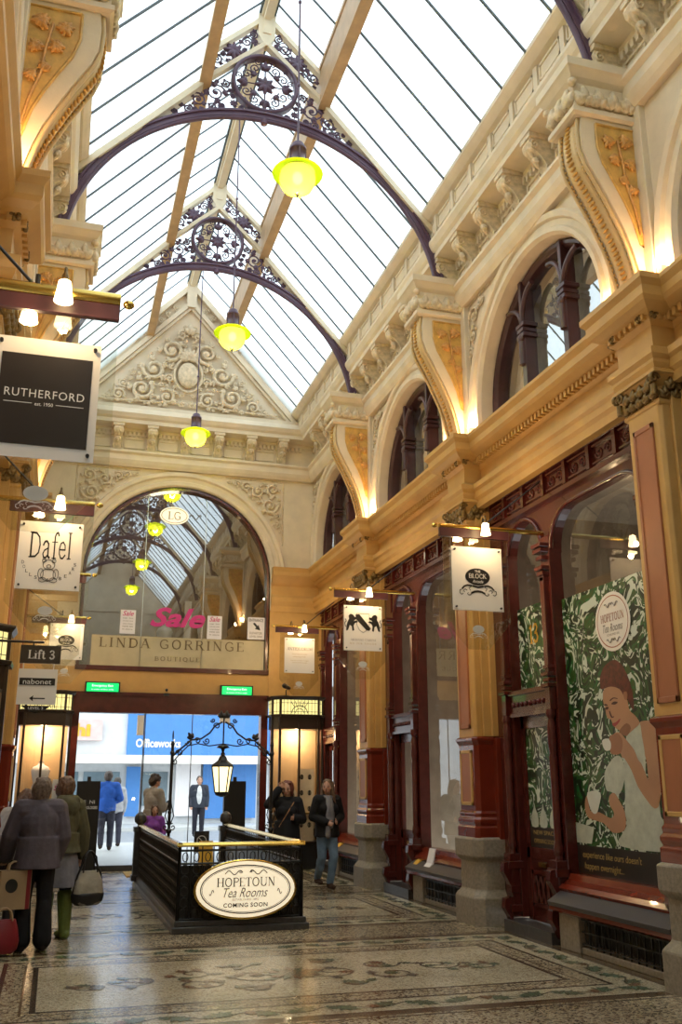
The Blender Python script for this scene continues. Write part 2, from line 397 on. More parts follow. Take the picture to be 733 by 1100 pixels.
def serif_mesh(s,bold=1.0,space=0.0):
    vs=[];fs=[];x=0
    def seg(a,b,w,ext=0):
        d=Vector(b)-Vector(a);L=d.length
        if L<1e-6:return
        d/=L;n=Vector((-d.y,d.x))*w/2;A=Vector(a)-d*ext;B=Vector(b)+d*ext
        o=len(vs);vs.extend([(*(A-n),0),(*(B-n),0),(*(B+n),0),(*(A+n),0)]);fs.append((o,o+1,o+2,o+3))
    for ch in s:
        adv,st=GL.get(ch,GL[' '])
        for pl,w,sf in st:
            w*=bold
            P=[(x+a,b) for a,b in pl]
            for i,(a,b) in enumerate(zip(P,P[1:])): seg(a,b,w,w*.28 if len(P)>2 else 0)
            if sf:
                for p in (P[0],P[-1]):
                    if p[1]<.05 or p[1]>.6:
                        yy=p[1]+(.02 if p[1]<.3 else -.02)
                        seg((p[0]-w*.5-.07,yy),(p[0]+w*.5+.07,yy),.045)
        x+=adv+space
    return vs,fs
def lettering(mb,s,c,right,up,w,h=None,lift=.002,serif=False,shear=0,bold=0,space=None):
    """append lettering fitted to width w (and height h), centred at c, raised lift off the surface"""
    vs,fs=(serif_mesh(s,1+bold,space or 0) if serif else text_mesh(s,shear,bold,space or 1.0))
    if not vs: return
    xs=[v[0] for v in vs];ys=[v[1] for v in vs]
    x0,x1,y0,y1=min(xs),max(xs),min(ys),max(ys)
    sx=w/(x1-x0);sy=sx if h is None else h/(y1-y0)
    R=Vector(right).normalized();U=Vector(up).normalized();Nn=R.cross(U);C=Vector(c)
    out=[tuple(C+R*(a-(x0+x1)/2)*sx+U*(b-(y0+y1)/2)*sy+Nn*lift) for a,b,_ in vs]
    mb.add(out,fs)
def poly(mb,pts,c,right,up,lift=.0015,th=0):
    R=Vector(right).normalized();U=Vector(up).normalized();Nn=R.cross(U);C=Vector(c)
    mb.add([tuple(C+R*a+U*b+Nn*lift) for a,b in pts],[tuple(range(len(pts)))])
def ellpts(cx,cy,rx,ry,n=28,a0=0,a1=2*PI): return [(cx+rx*math.cos(a0+(a1-a0)*i/n),cy+ry*math.sin(a0+(a1-a0)*i/n)) for i in range(n)]
def ring2(mb,c,right,up,rx,ry,t,lift,n=36):
    R=Vector(right).normalized();U=Vector(up).normalized();Nn=R.cross(U);C=Vector(c);vs=[];fs=[]
    for i in range(n):
        a=2*PI*i/n
        for k in (0,1): vs.append(tuple(C+R*(rx-k*t)*math.cos(a)+U*(ry-k*t)*math.sin(a)+Nn*lift))
    for i in range(n):
        j=(i+1)%n; fs.append((2*i,2*j,2*j+1,2*i+1))
    mb.add(vs,fs)
FLOODW,SIGNW,PENDW,SKYW,EXPO=14,14,50,2.0,0.72
# ================================================================== SIDE WALLS
Y0=PIERS[0]-.3
mpR=lambda u,v,w:(5.0-w,u,v)
OFF=(XC,0,0)
def struct(o): return tag(o,kind='structure')
wr=struct(empty('wall_right',(XC,0,0)))
b=MB()
for p in PIERS:
    c=p+BAY/2; e=min(p+BAY,YW)
    O=[(p,5.93)]+[(c-1.5,5.93)]+arch_pts(c,6.25,1.5,28)+[(c+1.5,5.93)]+([(e,5.93)] if e>c+1.5 else [])
    arch_board(b,mpR,O,8.05,0,-.22)
b.build('arched_wall',M['cream'],wr,OFF)
b=MB();b.box(5.0,5.2,Y0-3,PIERS[0],0,8.05);b.box(5.35,5.6,Y0-3,PIERS[2],0,5.1)
b.build('plain_wall',M['cream'],wr,OFF)
low=[(5.4,5.03),(5.02,5.03),(5.02,5.12),(4.99,5.16),(4.99,5.24),(4.96,5.27),(4.96,5.34),(5.06,5.40),(5.11,5.42),(5.11,5.58),(5.06,5.62),(5.06,5.68),(4.98,5.70),(4.90,5.74),(4.87,5.78),(4.87,5.86),(4.83,5.92),(4.83,5.96),(5.4,5.99)]
b=MB();b.prism_y(low,Y0,YW)
y=PIERS[2]
while y<YW-.1: b.box(4.99,5.06,y,y+.045,5.62,5.69); y+=.085
b.build('lower_cornice',M['ochre'],wr,OFF)
upp=[(5.45,7.92),(4.92,7.92),(4.88,7.98),(4.85,8.05),(4.85,8.16),(4.80,8.2),(4.80,8.24),(4.98,8.26),(4.98,8.66),(4.93,8.70),(4.93,8.76),(4.64,8.78),(4.64,8.86),(4.60,8.9),(4.56,8.98),(4.56,9.03),(4.60,9.06),(4.60,9.34),(4.54,9.36),(4.49,9.40),(4.45,9.44),(4.45,9.50),(5.45,9.56)]
b=MB();b.prism_y(upp,Y0,YW)
y=Y0
while y<YW-.3:
    b.box(4.575,4.6,y,y+.09,9.06,9.34);  # panel stiles
    for z0,z1 in ((9.09,9.12),(9.28,9.31)): b.box(4.585,4.6,y+.12,y+.57,z0,z1)
    for y1 in (y+.12,y+.55): b.box(4.585,4.6,y1,y1+.02,9.09,9.31)
    y+=.603
y=Y0
while y<YW-.1: b.box(4.93,4.98,y,y+.05,8.60,8.69); y+=.09
b.build('upper_entablature',M['cream'],wr,OFF)
b=MB()
for p in PIERS:
    for k in range(6):
        ya=p+k*BAY/6+.14
        if ya>YW-.4: continue
        for z0,z1 in ((8.33,8.35),(8.53,8.55)): b.box(4.955,4.98,ya,ya+.42,z0,z1)
        for y1 in (ya,ya+.40): b.box(4.955,4.98,y1,y1+.02,8.33,8.55)
b.build('frieze_panels',M['relief'],wr,OFF)
def modillion_mb():
    b=MB();b.prism_y([(4.98,8.74),(4.68,8.74),(4.655,8.66),(4.69,8.58),(4.79,8.51),(4.85,8.43),(4.89,8.34),(4.92,8.28),(4.98,8.26)],-.085,.085)
    b.box(4.65,4.98,-.115,.115,8.715,8.775)
    for s in (-1,1):
        for (x,z,r) in ((4.73,8.63,.06),(4.90,8.35,.045)):
            b.tube([(a,s*.09,q) for a,q in spiral(x,z,r,1.3,PI/2,1,12)],.014,4)
    mp=lambda u,v,w:(4.67+ (8.66-v)*.55-w,u,v)
    leafblob(b,mp,0,8.64,.0,.13,-PI/2); leafblob(b,mp,0,8.5,.01,.12,-PI/2)
    return b
mod0=None
for p in PIERS[1:]:
    for k in range(6):
        y=p+k*BAY/6
        if y>YW-.4: continue
        if mod0 is None: mod0=modillion_mb().build('modillion',M['relief'],wr,OFF); mod0.location=(0,y,0)
        else:
            c=mod0.copy();COL.objects.link(c);c.location=(0,y,0)
arc=MB()
arch_sweep(arc,mpR,0,6.25,[(1.485,-.2),(1.485,.005),(1.52,.05),(1.57,.05),(1.59,.015),(1.66,.02),(1.68,.06),(1.74,.075),(1.77,.04),(1.77,-.01)],5.93)
first=None
for p in PIERS[1:]:
    if first is None: first=arc.build('archivolt',M['cream'],wr,OFF);first.location=(0,p+BAY/2,0)
    else:
        c=first.copy();COL.objects.link(c);c.location=(0,p+BAY/2,0)
# corner reliefs above the arches
def spandrel_side():
    b=MB()
    for s in (-1,1):
        mp=lambda u,v,w,s=s:(4.985-w,s*u,v)
        for (u,v,r,a,d) in ((1.56,7.68,.13,0,1),(1.60,7.40,.10,2,-1),(1.34,7.80,.08,3,1),(1.68,7.18,.07,1,1)):
            scroll(b,mp,u,v,r,a,d,.01,.02)
        for (a0,b0,a1,b1) in ((1.05,7.9,1.74,7.9),(1.74,7.9,1.74,7.0)):
            b.tube([mp(a0,b0,0),mp(a1,b1,0)],.012,4)
    return b
first=None
for p in PIERS[3:]:
    if first is None: first=spandrel_side().build('corner_relief',M['relief'],wr,OFF);first.location=(0,p+BAY/2,0)
    else:
        c=first.copy();COL.objects.link(c);c.location=(0,p+BAY/2,0)
wl=copy_tree(wr,None,(XC,0,0),-1);wl.name='wall_left'
# ------------------------------------------------------------------ lunette windows
def lunette(loc):
    r=empty('window_1',loc)
    struct(r)
    mp=lambda u,v,w:(5.2-w,u,v)
    b=MB();arch_sweep(b,mp,0,6.25,[(1.495,-.12),(1.48,.03),(1.46,.06),(1.42,.05),(1.38,.02),(1.36,-.12)],5.93)
    b.box(5.16,5.3,-1.5,1.5,5.93,6.02)
    b.build('frame',M['maroon2'],r,OFF,bev=.006)
    b=MB()
    for s in (-1,1):
        # mullion with capital
        b.box(5.13,5.29,s*.5-.05,s*.5+.05,6.0,6.9);b.box(5.11,5.29,s*.5-.03,s*.5+.03,6.9,7.62)
        for z,h in ((6.86,.09),(6.93,.075),(7.0,.10)): b.box(5.09,5.29,s*.5-h,s*.5+h,z,z+.05)
        b.tube([(5.12,s*.5,6.5),(5.12,s*.5,6.85)],.05,8)
        b.tube([(5.13,s*(.5+.36*(1-math.cos(t))),7.0+.35*math.sin(t)) for t in [i*PI/2/8 for i in range(9)]],.035,6)
        b.tube([(5.13,s*(.5-.3*(1-math.cos(t))),7.05+.42*math.sin(t)) for t in [i*PI/2/8 for i in range(9)]],.035,6)
        leafblob(b,lambda u,v,w:(5.10,u,v),s*.5,6.8,0,.12,PI/2)
    b.build('mullion',M['maroon2'],r,OFF,bev=.004)
    b=MB();arch=arch_pts(0,6.25,1.4,24)
    b.add([(5.26,u,v) for u,v in [(-1.4,5.95)]+arch+[(1.4,5.95)]],[tuple(range(len(arch)+2))])
    b.build('pane',M['glassm'],r,OFF)
    b=MB();b.prism_x([(-1.42,5.9),(1.42,5.9),(1.42,6.3),(1.1,7.1),(.6,7.5),(0,7.66),(-.6,7.5),(-1.1,7.1),(-1.42,6.3)],5.42,5.43)
    b.build('blind',M['blind'],r,OFF)
    return r
M['blind']=pbr('grey_window_blind',(.42,.38,.31),.8,var=.2,nscale=6)
lun=lunette((XC,PIERS[2]+BAY/2,0));n=1
for s in (1,-1):
    for p in PIERS[2:]:
        if s==1 and p==PIERS[2]: continue
        n+=1;c=copy_tree(lun,None,(XC,p+BAY/2,0),s);c.name='window_%d'%n
# interior volumes behind the fronts
def interior(s):
    r=struct(empty('wall_interior_'+('right' if s>0 else 'left'),(XC,0,0),sx=s))
    b=MB();b.box(7.8,7.9,Y0,YW,0,9);b.box(5.3,7.8,Y0,YW,5.06,5.2);b.box(5.5,7.8,Y0,YW,9.0,9.1)
    for p in PIERS: b.box(5.45,7.8,p-.08,p+.08,0,9)
    b.box(5.45,7.8,YW-.1,YW,0,9)
    b.build('partition',M['shopwall'],r,OFF);return r
M['shopwall']=pbr('shop_interior',(.26,.19,.12),.8,var=.2)
interior(1);interior(-1)
# ------------------------------------------------------------------ piers: pillar things
ORD={6.93:'nearest',11.15:'middle',15.37:'farthest'}
def pillar(loc):
    r=empty('pillar',loc)
    b=MB();stack(b,4.86,5.4,.30,[(.07,0),(.07,.30),(.05,.33),(.02,.37),(.01,.39),(.01,.70),(.05,.74),(.06,.76),(.06,.95),(.03,.97)],ch=.10)
    # vertical joints of the plinth faces
    b.build('plinth',M['granite'],r,OFF,bev=.008)
    b=MB();stack(b,4.88,5.35,.27,[(.035,.95),(.035,1.08),(.015,1.10),(.03,1.14),(.03,1.17),(.01,1.20),(.015,1.24),(0,1.27),(0,2.04),(.012,2.06),(.03,2.09),(.03,2.12),(0,2.14)],ch=.05)
    b.box(5.12,5.35,-.36,.36,.95,2.12)
    dd=b.build('dado',M['oxide'],r,OFF,bev=.004)
    b=MB();b.box(4.868,4.90,-.15,.15,1.36,1.95)
    b.build('dado_panel',M['terracotta'],dd,OFF)
    b=MB()
    for y0,y1,z0,z1 in ((-.17,.17,1.33,1.37),(-.17,.17,1.94,1.98),(-.17,-.13,1.33,1.98),(.13,.17,1.33,1.98)): b.box(4.862,4.885,y0,y1,z0,z1)
    b.build('dado_panel_frame',M['ochre'],dd,OFF,bev=.004)
    b=MB();stack(b,4.89,5.0,.255,[(0,2.14),(0,4.84)],ch=.03);stack(b,5.0,5.35,.285,[(0,2.14),(0,4.95)]);b.box(5.1,5.35,-.315,.315,2.14,5.0);b.box(5.2,5.35,-.36,.36,2.14,5.0)
    sh=b.build('shaft',M['ochre'],r,OFF,bev=.006)
    b=MB();b.box(4.875,4.90,-.13,.13,2.28,4.66)
    for y0,y1,z0,z1 in ((-.15,.15,2.24,2.29),(-.15,.15,4.64,4.69),(-.15,-.115,2.24,4.69),(.115,.15,2.24,4.69)): b.box(4.868,4.90,y0,y1,z0,z1)
    b.build('shaft_panel',M['terracotta'],sh,OFF,bev=.004)
    b=MB();stack(b,4.90,5.2,.25,[(.0,4.82),(.02,4.84),(.02,4.87),(0,4.89),(0,5.0),(.05,5.08),(.07,5.12)])
    cp_=b.build('capital',M['ochre'],r,OFF)
    b=MB()
    mp=lambda u,v,w:(4.89-w,u,v)
    for u in (-.22,-.11,0,.11,.22): leafblob(b,mp,u,4.89,.02,.11,PI/2)
    for u in (-.165,-.055,.055,.165): leafblob(b,mp,u,4.97,.04,.11,PI/2)
    for s in (-1,1):
        mq=lambda u,v,w,s=s:(4.95+u,s*(.265+w),v)
        for u in (0,.11,.22,.33): leafblob(b,mq,u,4.89,.01,.11,PI/2);leafblob(b,mq,u+.05,4.97,.03,.11,PI/2)
        b.tube([(4.84+0*a,s*.27+ (a)*.0,q) for a,q in ((0,4.9),(0,5.0))],.03,5)
        b.tube([(4.83+(a),s*(.30),q) for a,q in spiral(.0,5.05,.055,1.3,0,1,12)],.016,5)
        b.tube([(4.83,s*(.24+a),q) for a,q in spiral(.0,5.05,.055,1.3,0,1,12)],.016,5)
    b.build('acanthus_leaves',M['bronze'],cp_,OFF)
    b=MB();stack(b,4.87,5.3,.28,[(.06,5.10),(.06,5.13),(.03,5.15),(.05,5.2),(.05,5.23),(.08,5.27),(.08,5.33),(.02,5.36),(0,5.38),(0,5.58),(.05,5.62),(.05,5.66),(.12,5.69),(.18,5.73),(.20,5.77),(.20,5.86),(.24,5.91),(.24,5.965),(.0,6.0)])
    for k in range(7): 
        u=-.27+k*.09; b.box(4.78,4.83,u-.02,u+.02,5.62,5.68)
    for s in (-1,1):
        for k in range(5):
            u=4.9+k*.09; b.box(u-.02,u+.02,s*.32,s*.36,5.62,5.68)
    cb=b.build('cornice_block',M['ochre'],r,OFF)
    b=MB()
    for s in (-1,1):
        [b.ell((4.79,s*.22+.03*math.cos(q*1.257),5.66+.03*math.sin(q*1.257)),(.022,.022,.022),7,5) for q in range(5)];[b.ell((4.86+.03*math.cos(q*1.257),s*.345,5.66+.03*math.sin(q*1.257)),(.022,.022,.022),7,5) for q in range(5)]
    b.build('rosettes',M['bronze'],cb,OFF)
    return r
def console(loc):
    r=empty('scroll_bracket',loc)
    prof=[(4.38,7.80),(4.36,7.6),(4.37,7.4),(4.42,7.25),(4.49,7.12),(4.58,6.95),(4.66,6.78),(4.75,6.58),(4.81,6.4),(4.86,6.2),(4.89,5.99)]
    def offp(d): 
        out=[]
        for i,(x,z) in enumerate(prof):
            a=prof[max(i-1,0)];c=prof[min(i+1,len(prof)-1)];t=Vector((c[0]-a[0],c[1]-a[1])).normalized();out.append((x-t.y*d*-1*1.0,z+t.x*-d*-1*1.0) if False else (x+(-t.y)*d,z+t.x*d))
        return out
    body=prof+[(5.05,5.99),(5.05,7.80)]
    b=MB();b.prism_y(body,-.2,.2)
    b.box(4.93,5.05,-.33,.33,5.95,7.95)
    b.build('bracket_body',M['cream'],r,OFF,bev=.008)
    # beaded band down the front
    b=MB()
    inn=[(x-.012,z) for x,z in prof]
    rings=[[(x,-.11,z),(x-.012,-.09,z),(x-.012,.09,z),(x,.11,z),(x+.03,.11,z),(x+.03,-.11,z)] for x,z in inn]
    b.loft(rings)
    for s in (-1,1):
        b.tube([(x-.02,s*.16,z) for x,z in prof],.02,6)
    fb=b.build('front_band',M['buff'],r,OFF)
    b=MB()
    import itertools
    for (x0,z0),(x1,z1) in zip(prof,prof[1:]):
        L=math.hypot(x1-x0,z1-z0);k=max(1,int(L/.045))
        for i in range(k):
            t=i/k;b.ell((x0+(x1-x0)*t-.035,0,z0+(z1-z0)*t),(.018,.05,.014),6,4)
            for s in (-1,1): b.ell((x0+(x1-x0)*t-.02,s*.13,z0+(z1-z0)*t),(.012,.012,.012),5,4)
    b.build('bead_moulding',M['gold'],fb,OFF)
    # side panels with relief
    for s in (-1,1):
        b=MB()
        pn=[(4.52,7.70),(4.52,7.45),(4.57,7.27),(4.66,7.10),(4.76,6.9),(4.84,6.7),(4.90,6.45),(4.94,6.42),(4.95,7.70)]
        b.prism_y(pn,s*.2,s*.207)
        pts=[(x,s*.21,z) for x,z in pn];b.tube(pts+[pts[0]],.014,5)
        sp_=b.build('side_panel',M['gold'],r,OFF)
        b=MB();mp=lambda u,v,w,s=s:(u,s*(.21+w),v)
        b.tube([mp(4.91,6.55,.01),mp(4.87,6.8,.01),mp(4.80,7.05,.01),mp(4.78,7.3,.01),mp(4.74,7.55,.01)],.014,5)
        for (u,v,rr,a,d) in ((4.64,7.52,.06,0,1),(4.83,7.55,.065,2,-1),(4.70,7.33,.055,1,1),(4.86,7.30,.055,3,-1),(4.87,7.02,.05,0,1),(4.78,7.12,.045,3,1)):
            scroll(b,mp,u,v,rr,a,d,.01,.014)
            for q in range(3): leafblob(b,mp,u,v,.012,rr*1.3,a+q*2.1)
        b.build('relief_foliage',M['relief_gold'],sp_,OFF)
    b=MB();stack(b,4.30,5.0,.22,[(.0,7.76),(.03,7.78),(.03,7.83),(0,7.85),(0,8.12),(.04,8.16),(.08,8.22),(.10,8.24),(.10,8.33),(.0,8.36)])
    bc=b.build('bracket_cap',M['cream'],r,OFF)
    b=MB()
    for s in (-1,1):
        mp=lambda u,v,w,s=s:(u,s*(.22+w),v)
        for u in (4.40,4.56,4.72,4.88):
            leafblob(b,mp,u,7.88,.015,.2,PI/2);leafblob(b,mp,u+.05,7.9,.02,.12,PI/2-.9)
    mp=lambda u,v,w:(4.295-w,u,v)
    for u in (-.14,0,.14): leafblob(b,mp,u,7.88,.015,.2,PI/2)
    for s in (-1,1): b.ell((4.28,s*.24,8.1),(.05,.05,.045),8,6)
    b.build('cap_leaves',M['relief'],bc,OFF)
    return r
p0=console((XC,PIERS[3],0));q0=pillar((XC,PIERS[3],0));first=True
side={1:'right',-1:'left'}
for s in (1,-1):
    for p in PIERS[3:]:
        if s==1 and p==PIERS[3]: c,q=p0,q0
        else: c=copy_tree(p0,None,(XC,p,0),s);q=copy_tree(q0,None,(XC,p,0),s)
        wh={(1,6.93):'at the right edge beside the green shop window poster',(1,11.15):'between the tea room poster shopfront and the shop window with a woman mirrored in it',(1,15.37):'just right of the woman in jeans, before the end wall',
            (-1,6.93):'at the upper left edge, nearest one of the left side',(-1,11.15):'behind the black square hanging sign',(-1,15.37):'on the left wall behind the tall lettered doll and bear sign'}[(s,p)]
        tag(c,'cream scroll bracket with gold foliage panel on the %s wall, %s'%(side[s],ORD[p]+' one of its row'),'bracket','scroll brackets above the %s pillars'%side[s])
        tag(q,'ochre and oxide red pillar on granite plinth, %s'%wh,'pillar','pillars of the %s wall'%side[s])
# ------------------------------------------------------------------ timber shopfronts (structure)
def shopfront(loc,name):
    r=struct(empty(name,loc))
    mp=lambda u,v,w:(5.2-w,u,v)
    b=MB()
    O=[(.33,4.1),(.45,4.1)]+[(.45+.45*(1-math.cos(t)),4.14+.42*math.sin(t)) for t in [i*PI/2/8 for i in range(9)]]+[(1.9+.45*math.sin(t),4.14+.42*math.cos(t)) for t in [i*PI/2/8 for i in range(9)]]+[(2.35,4.1),(2.57,4.1)]+arch_pts(3.01,4.2,.44,14)+[(3.45,4.1),(3.9,4.1)]
    arch_board(b,mp,O,4.76,0,-.12)
    b.box(5.18,5.34,.33,3.9,4.74,5.06);b.box(5.14,5.3,.33,3.9,4.70,4.76);b.box(5.12,5.3,.33,3.9,5.02,5.06)
    # arch mouldings
    for pts in ([(u,v) for u,v in O[1:20]],[(u,v) for u,v in O[21:36]]): b.tube([mp(u,v,.015) for u,v in pts],.028,6)
    b.build('head_board',M['maroon'],r,OFF,bev=.004)
    b=MB();k=0
    for i in range(7):
        y0=.36+i*.505
        for z0,z1 in ((4.79,4.81),(4.98,5.0)): b.box(5.15,5.18,y0+.04,y0+.46,z0,z1)
        b.box(5.13,5.18,y0-.03,y0+.03,4.76,5.02)
        m2=lambda u,v,w:(5.175-w,u,v)
        for d,uu in ((1,y0+.16),(-1,y0+.34)): b.tube([m2(a,c,.0) for a,c in spiral(uu,4.895,.07,1.5,0,d,14)],.014,4)
    b.build('carved_band',M['maroon'],r,OFF)
    def post(y,hw,name='post'):
        b=MB();b.box(5.16,5.32,y-hw,y+hw,.15,4.3)
        b.box(5.10,5.2,y-.045,y+.045,2.72,3.85)
        for z,d in ((3.78,.0),(3.84,.02),(3.90,.035),(4.02,.02),(4.10,.045),(4.16,.055)): b.box(5.10-d,5.2,y-.05-d,y+.05+d,z,z+.045)
        for z,d in ((2.60,.04),(2.66,.02),(2.72,.035),(2.80,.015)): b.box(5.10-d,5.2,y-.045-d,y+.045+d,z,z+.04)
        b.box(5.09,5.2,y-.055,y+.055,2.36,2.6)
        b.lathe(5.12,y,[(.05,2.36),(.06,2.3),(.035,2.26),(.05,2.2),(.055,2.0),(.04,1.9),(.05,1.86),(.042,1.0),(.055,.95),(.06,.9),(.04,.86),(.05,.8)],10)
        for z,d in ((.74,.03),(.66,.05),(.40,.02),(.2,.04)): b.box(5.07-d,5.2,y-.05-d,y+.05+d,z,z+.08)
        b.box(5.07,5.2,y-.055,y+.055,.15,.75)
        for z in (.74,.36): b.prism_y([(5.07,z),(4.98,z-.02),(4.97,z-.12),(5.02,z-.2),(5.07,z-.3)],y-.05,y+.05)
        b.build(name,M['maroon'],r,OFF,bev=.004)
    post(.39,.066);post(2.46,.10);post(3.54,.096)
    b=MB();b.box(5.18,5.34,3.6,3.92,.15,4.8);b.build('jamb',M['maroon'],r,OFF)
    b=MB();b.box(5.14,5.32,2.55,3.46,2.36,2.6);b.box(5.11,5.3,2.55,3.46,2.58,2.63);b.box(5.12,5.3,2.55,3.46,2.33,2.37)
    for i in range(8): b.ell((5.13,2.64+i*.105,2.47),(.02,.03,.03),8,5)
    b.build('transom',M['maroon'],r,OFF)
    b=MB();b.add([(5.30,.4,.66),(5.30,2.45,.66),(5.30,2.45,4.62),(5.30,.4,4.62)],[(0,1,2,3)]);b.build('display_pane',M['glass'],r,OFF)
    b=MB();b.add([(5.30,2.5,2.5),(5.30,3.5,2.5),(5.30,3.5,4.7),(5.30,2.5,4.7)],[(0,1,2,3)]);b.build('fanlight_pane',M['glass'],r,OFF)
    # stall riser
    b=MB();b.prism_y([(5.35,.55),(5.08,.52),(5.06,.56),(5.10,.60),(5.16,.64),(5.18,.70),(5.35,.70)],.33,2.40);b.build('bottom_rail',M['oxide'],r,OFF)
    b=MB();b.prism_y([(5.3,.44),(4.93,.40),(4.92,.44),(5.12,.56),(5.3,.56)],.33,2.40);b.build('sloping_sill',M['slate'],r,OFF)
    b=MB();b.prism_y([(5.3,.36),(4.98,.34),(4.95,.36),(4.95,.41),(5.3,.42)],.33,2.42);b.build('sill_moulding',M['oxide'],r,OFF)
    b=MB();b.box(5.02,5.3,1.98,2.36,0,.38);b.box(5.02,5.3,.3,.42,0,.38);b.box(5.05,5.3,.33,2.3,0,.06);b.build('granite_riser',M['granite'],r,OFF,bev=.006)
    b=MB();b.box(5.22,5.3,.4,2.0,.03,.4);b.build('vent_back',M['black'],r,OFF)
    b=MB();y=.47
    while y<1.96: b.box(5.06,5.075,y-.006,y+.006,.06,.37); y+=.115
    for z in (.09,.2,.31): b.box(5.052,5.065,.42,1.98,z-.006,z+.006)
    y=.53
    while y<1.96: b.tube([(5.07,a,q) for a,q in ellpts(y,.2,.04,.1,10)]+[(5.07,y+.04,.2)],.006,4); y+=.115
    b.build('vent_grille',M['black'],r,OFF)
    b=MB();b.box(5.0,5.3,2.5,3.6,0,.12);b.build('door_step',M['bluestone'],r,OFF)
    return r
def shopdoor(loc,name):
    r=struct(empty(name,loc))
    b=MB();b.box(5.24,5.30,2.57,2.68,.13,2.34);b.box(5.24,5.30,3.35,3.45,.13,2.34);b.box(5.24,5.30,2.6,3.42,2.2,2.34);b.box(5.24,5.30,2.6,3.42,.78,.9);b.box(5.25,5.30,2.6,3.42,.13,.8)
    for z0,z1 in ((.28,.32),(.62,.66)): b.box(5.22,5.25,2.72,3.3,z0,z1)
    for y0 in (2.72,3.26): b.box(5.22,5.25,y0,y0+.04,.28,.66)
    for i in range(5):
        y=2.80+i*.11; b.tube([(5.235,y,.33),(5.235,y+.09,.6)],.014,4);b.tube([(5.235,y+.09,.33),(5.235,y,.6)],.014,4)
    b.build('leaf',M['maroon'],r,OFF,bev=.003)
    b=MB();b.add([(5.27,2.66,.88),(5.27,3.37,.88),(5.27,3.37,2.22),(5.27,2.66,2.22)],[(0,1,2,3)]);b.build('pane',M['glass'],r,OFF)
    b=MB();b.box(5.215,5.24,2.95,3.12,.70,.75);b.build('letter_slot',M['brass'],r,OFF)
    return r
sf=shopfront((XC,PIERS[2],0),'window_11');sd=shopdoor((XC,PIERS[2],0),'door_1');n=11;m=1
for s in (1,-1):
    for p in PIERS[2:]:
        if s==1 and p==PIERS[2]: continue
        if s==-1 and p==PIERS[2]: continue
        n+=1;m+=1
        c=copy_tree(sf,None,(XC,p,0),s);c.name='window_%d'%n
        c=copy_tree(sd,None,(XC,p,0),s);c.name='door_%d'%m
# ================================================================== FLOOR
fl=MB();fl.box(-1.2,5.5,Y0-3,YW+.2,-.1,0)
fo=struct(fl.build('floor',M['floor'],None))
M['m_green']=pbr('green_tesserae',(.11,.14,.085),.2,var=.5,nscale=60)
M['m_brown']=pbr('brown_tesserae',(.22,.11,.06),.2,var=.5,nscale=60)
M['m_dark']=pbr('dark_tesserae',(.13,.10,.075),.2,var=.5,nscale=60)
ZC_=[.002]
def nz():
    ZC_[0]+=.0000045;return ZC_[0]
def flat_leaf(mb,x,y,L,W,a,z=None):
    z=nz()
    pts=[(0,0)]
    ol=[(0,0),(.15,.35),(.22,.15),(.4,.5),(.48,.22),(.68,.36),(.72,.14),(1,0)]
    P=ol+[(u,-v) for u,v in ol[::-1][1:-1]]
    mb.add([(x+L*u*math.cos(a)-W*v*math.sin(a),y+L*u*math.sin(a)+W*v*math.cos(a),z) for u,v in P],[tuple(range(len(P)))])
def flat_line(mb,pts,w,z=None):
    z=nz()-.0012
    vs=[];fs=[]
    for i,(x,y) in enumerate(pts):
        a=pts[max(0,i-1)];c=pts[min(len(pts)-1,i+1)];d=Vector((c[0]-a[0],c[1]-a[1])).normalized()
        vs+=[(x-d.y*w/2,y+d.x*w/2,z),(x+d.y*w/2,y-d.x*w/2,z)]
    for i in range(len(pts)-1): fs.append((2*i,2*i+1,2*i+3,2*i+2))
    mb.add(vs,fs)
g=MB();br=MB();dk=MB();rnd=random.Random(3)
for p in PIERS[2:6]:
    cy=p+1.83;hx,hy=2.13+.485,.88+.485
    per=[(-hx,-hy,0),(hx,-hy,PI/2),(hx,hy,PI),(-hx,hy,-PI/2)]
    for (x0,y0,a),(x1,y1) in zip(per,[(hx,-hy),(hx,hy),(-hx,hy),(-hx,-hy)]):
        L=math.hypot(x1-x0,y1-y0);N_=int(L/.3);pts=[]
        ux,uy=(x1-x0)/L,(y1-y0)/L
        for i in range(N_*8+1):
            t=i/(N_*8);o=.07*math.sin(t*N_*PI)
            pts.append((XC+x0+ux*L*t-uy*o,cy+y0+uy*L*t+ux*o))
        if cy+y0<YW: flat_line(dk,pts,.016)
        for i in range(N_):
            t=(i+.5)/N_;sg=1 if i%2 else -1
            X=XC+x0+ux*L*t;Y=cy+y0+uy*L*t;A=math.atan2(uy,ux)
            flat_leaf(g,X+uy*.04*sg,Y-ux*.04*sg,.22,.2,A+sg*.7);flat_leaf(br if i%3==0 else g,X-uy*.03*sg,Y+ux*.03*sg,.13,.12,A-sg*2.0)
    for sgn in (-1,1):
        for (dx,dy,rr,d) in ((.35,0,.26,1),(.85,.22,.20,-1),(.85,-.22,.20,1),(1.35,.05,.22,-1),(1.75,-.1,.14,1),(.4,.5,.12,1),(.4,-.5,.12,-1)):
            pts=[(XC+sgn*(a),cy+c) for a,c in spiral(dx,dy,rr,1.3,PI if d>0 else 0,d,24)]
            flat_line(dk,pts,.025)
            for k in range(5):
                i=k*4; flat_leaf((g,br,dk)[rnd.randrange(3)],pts[i][0],pts[i][1],.15,.13,rnd.uniform(0,6.28))
    for k in range(12): flat_leaf(br if k%2 else g,XC,cy,.3,.13,k*PI/6)
for mb,mt,nm in ((g,'m_green','green_mosaic_leaves'),(br,'m_brown','brown_mosaic_leaves'),(dk,'m_dark','mosaic_vine')):
    mb.build(nm,M[mt],fo,(0,0,0),fixn=False)
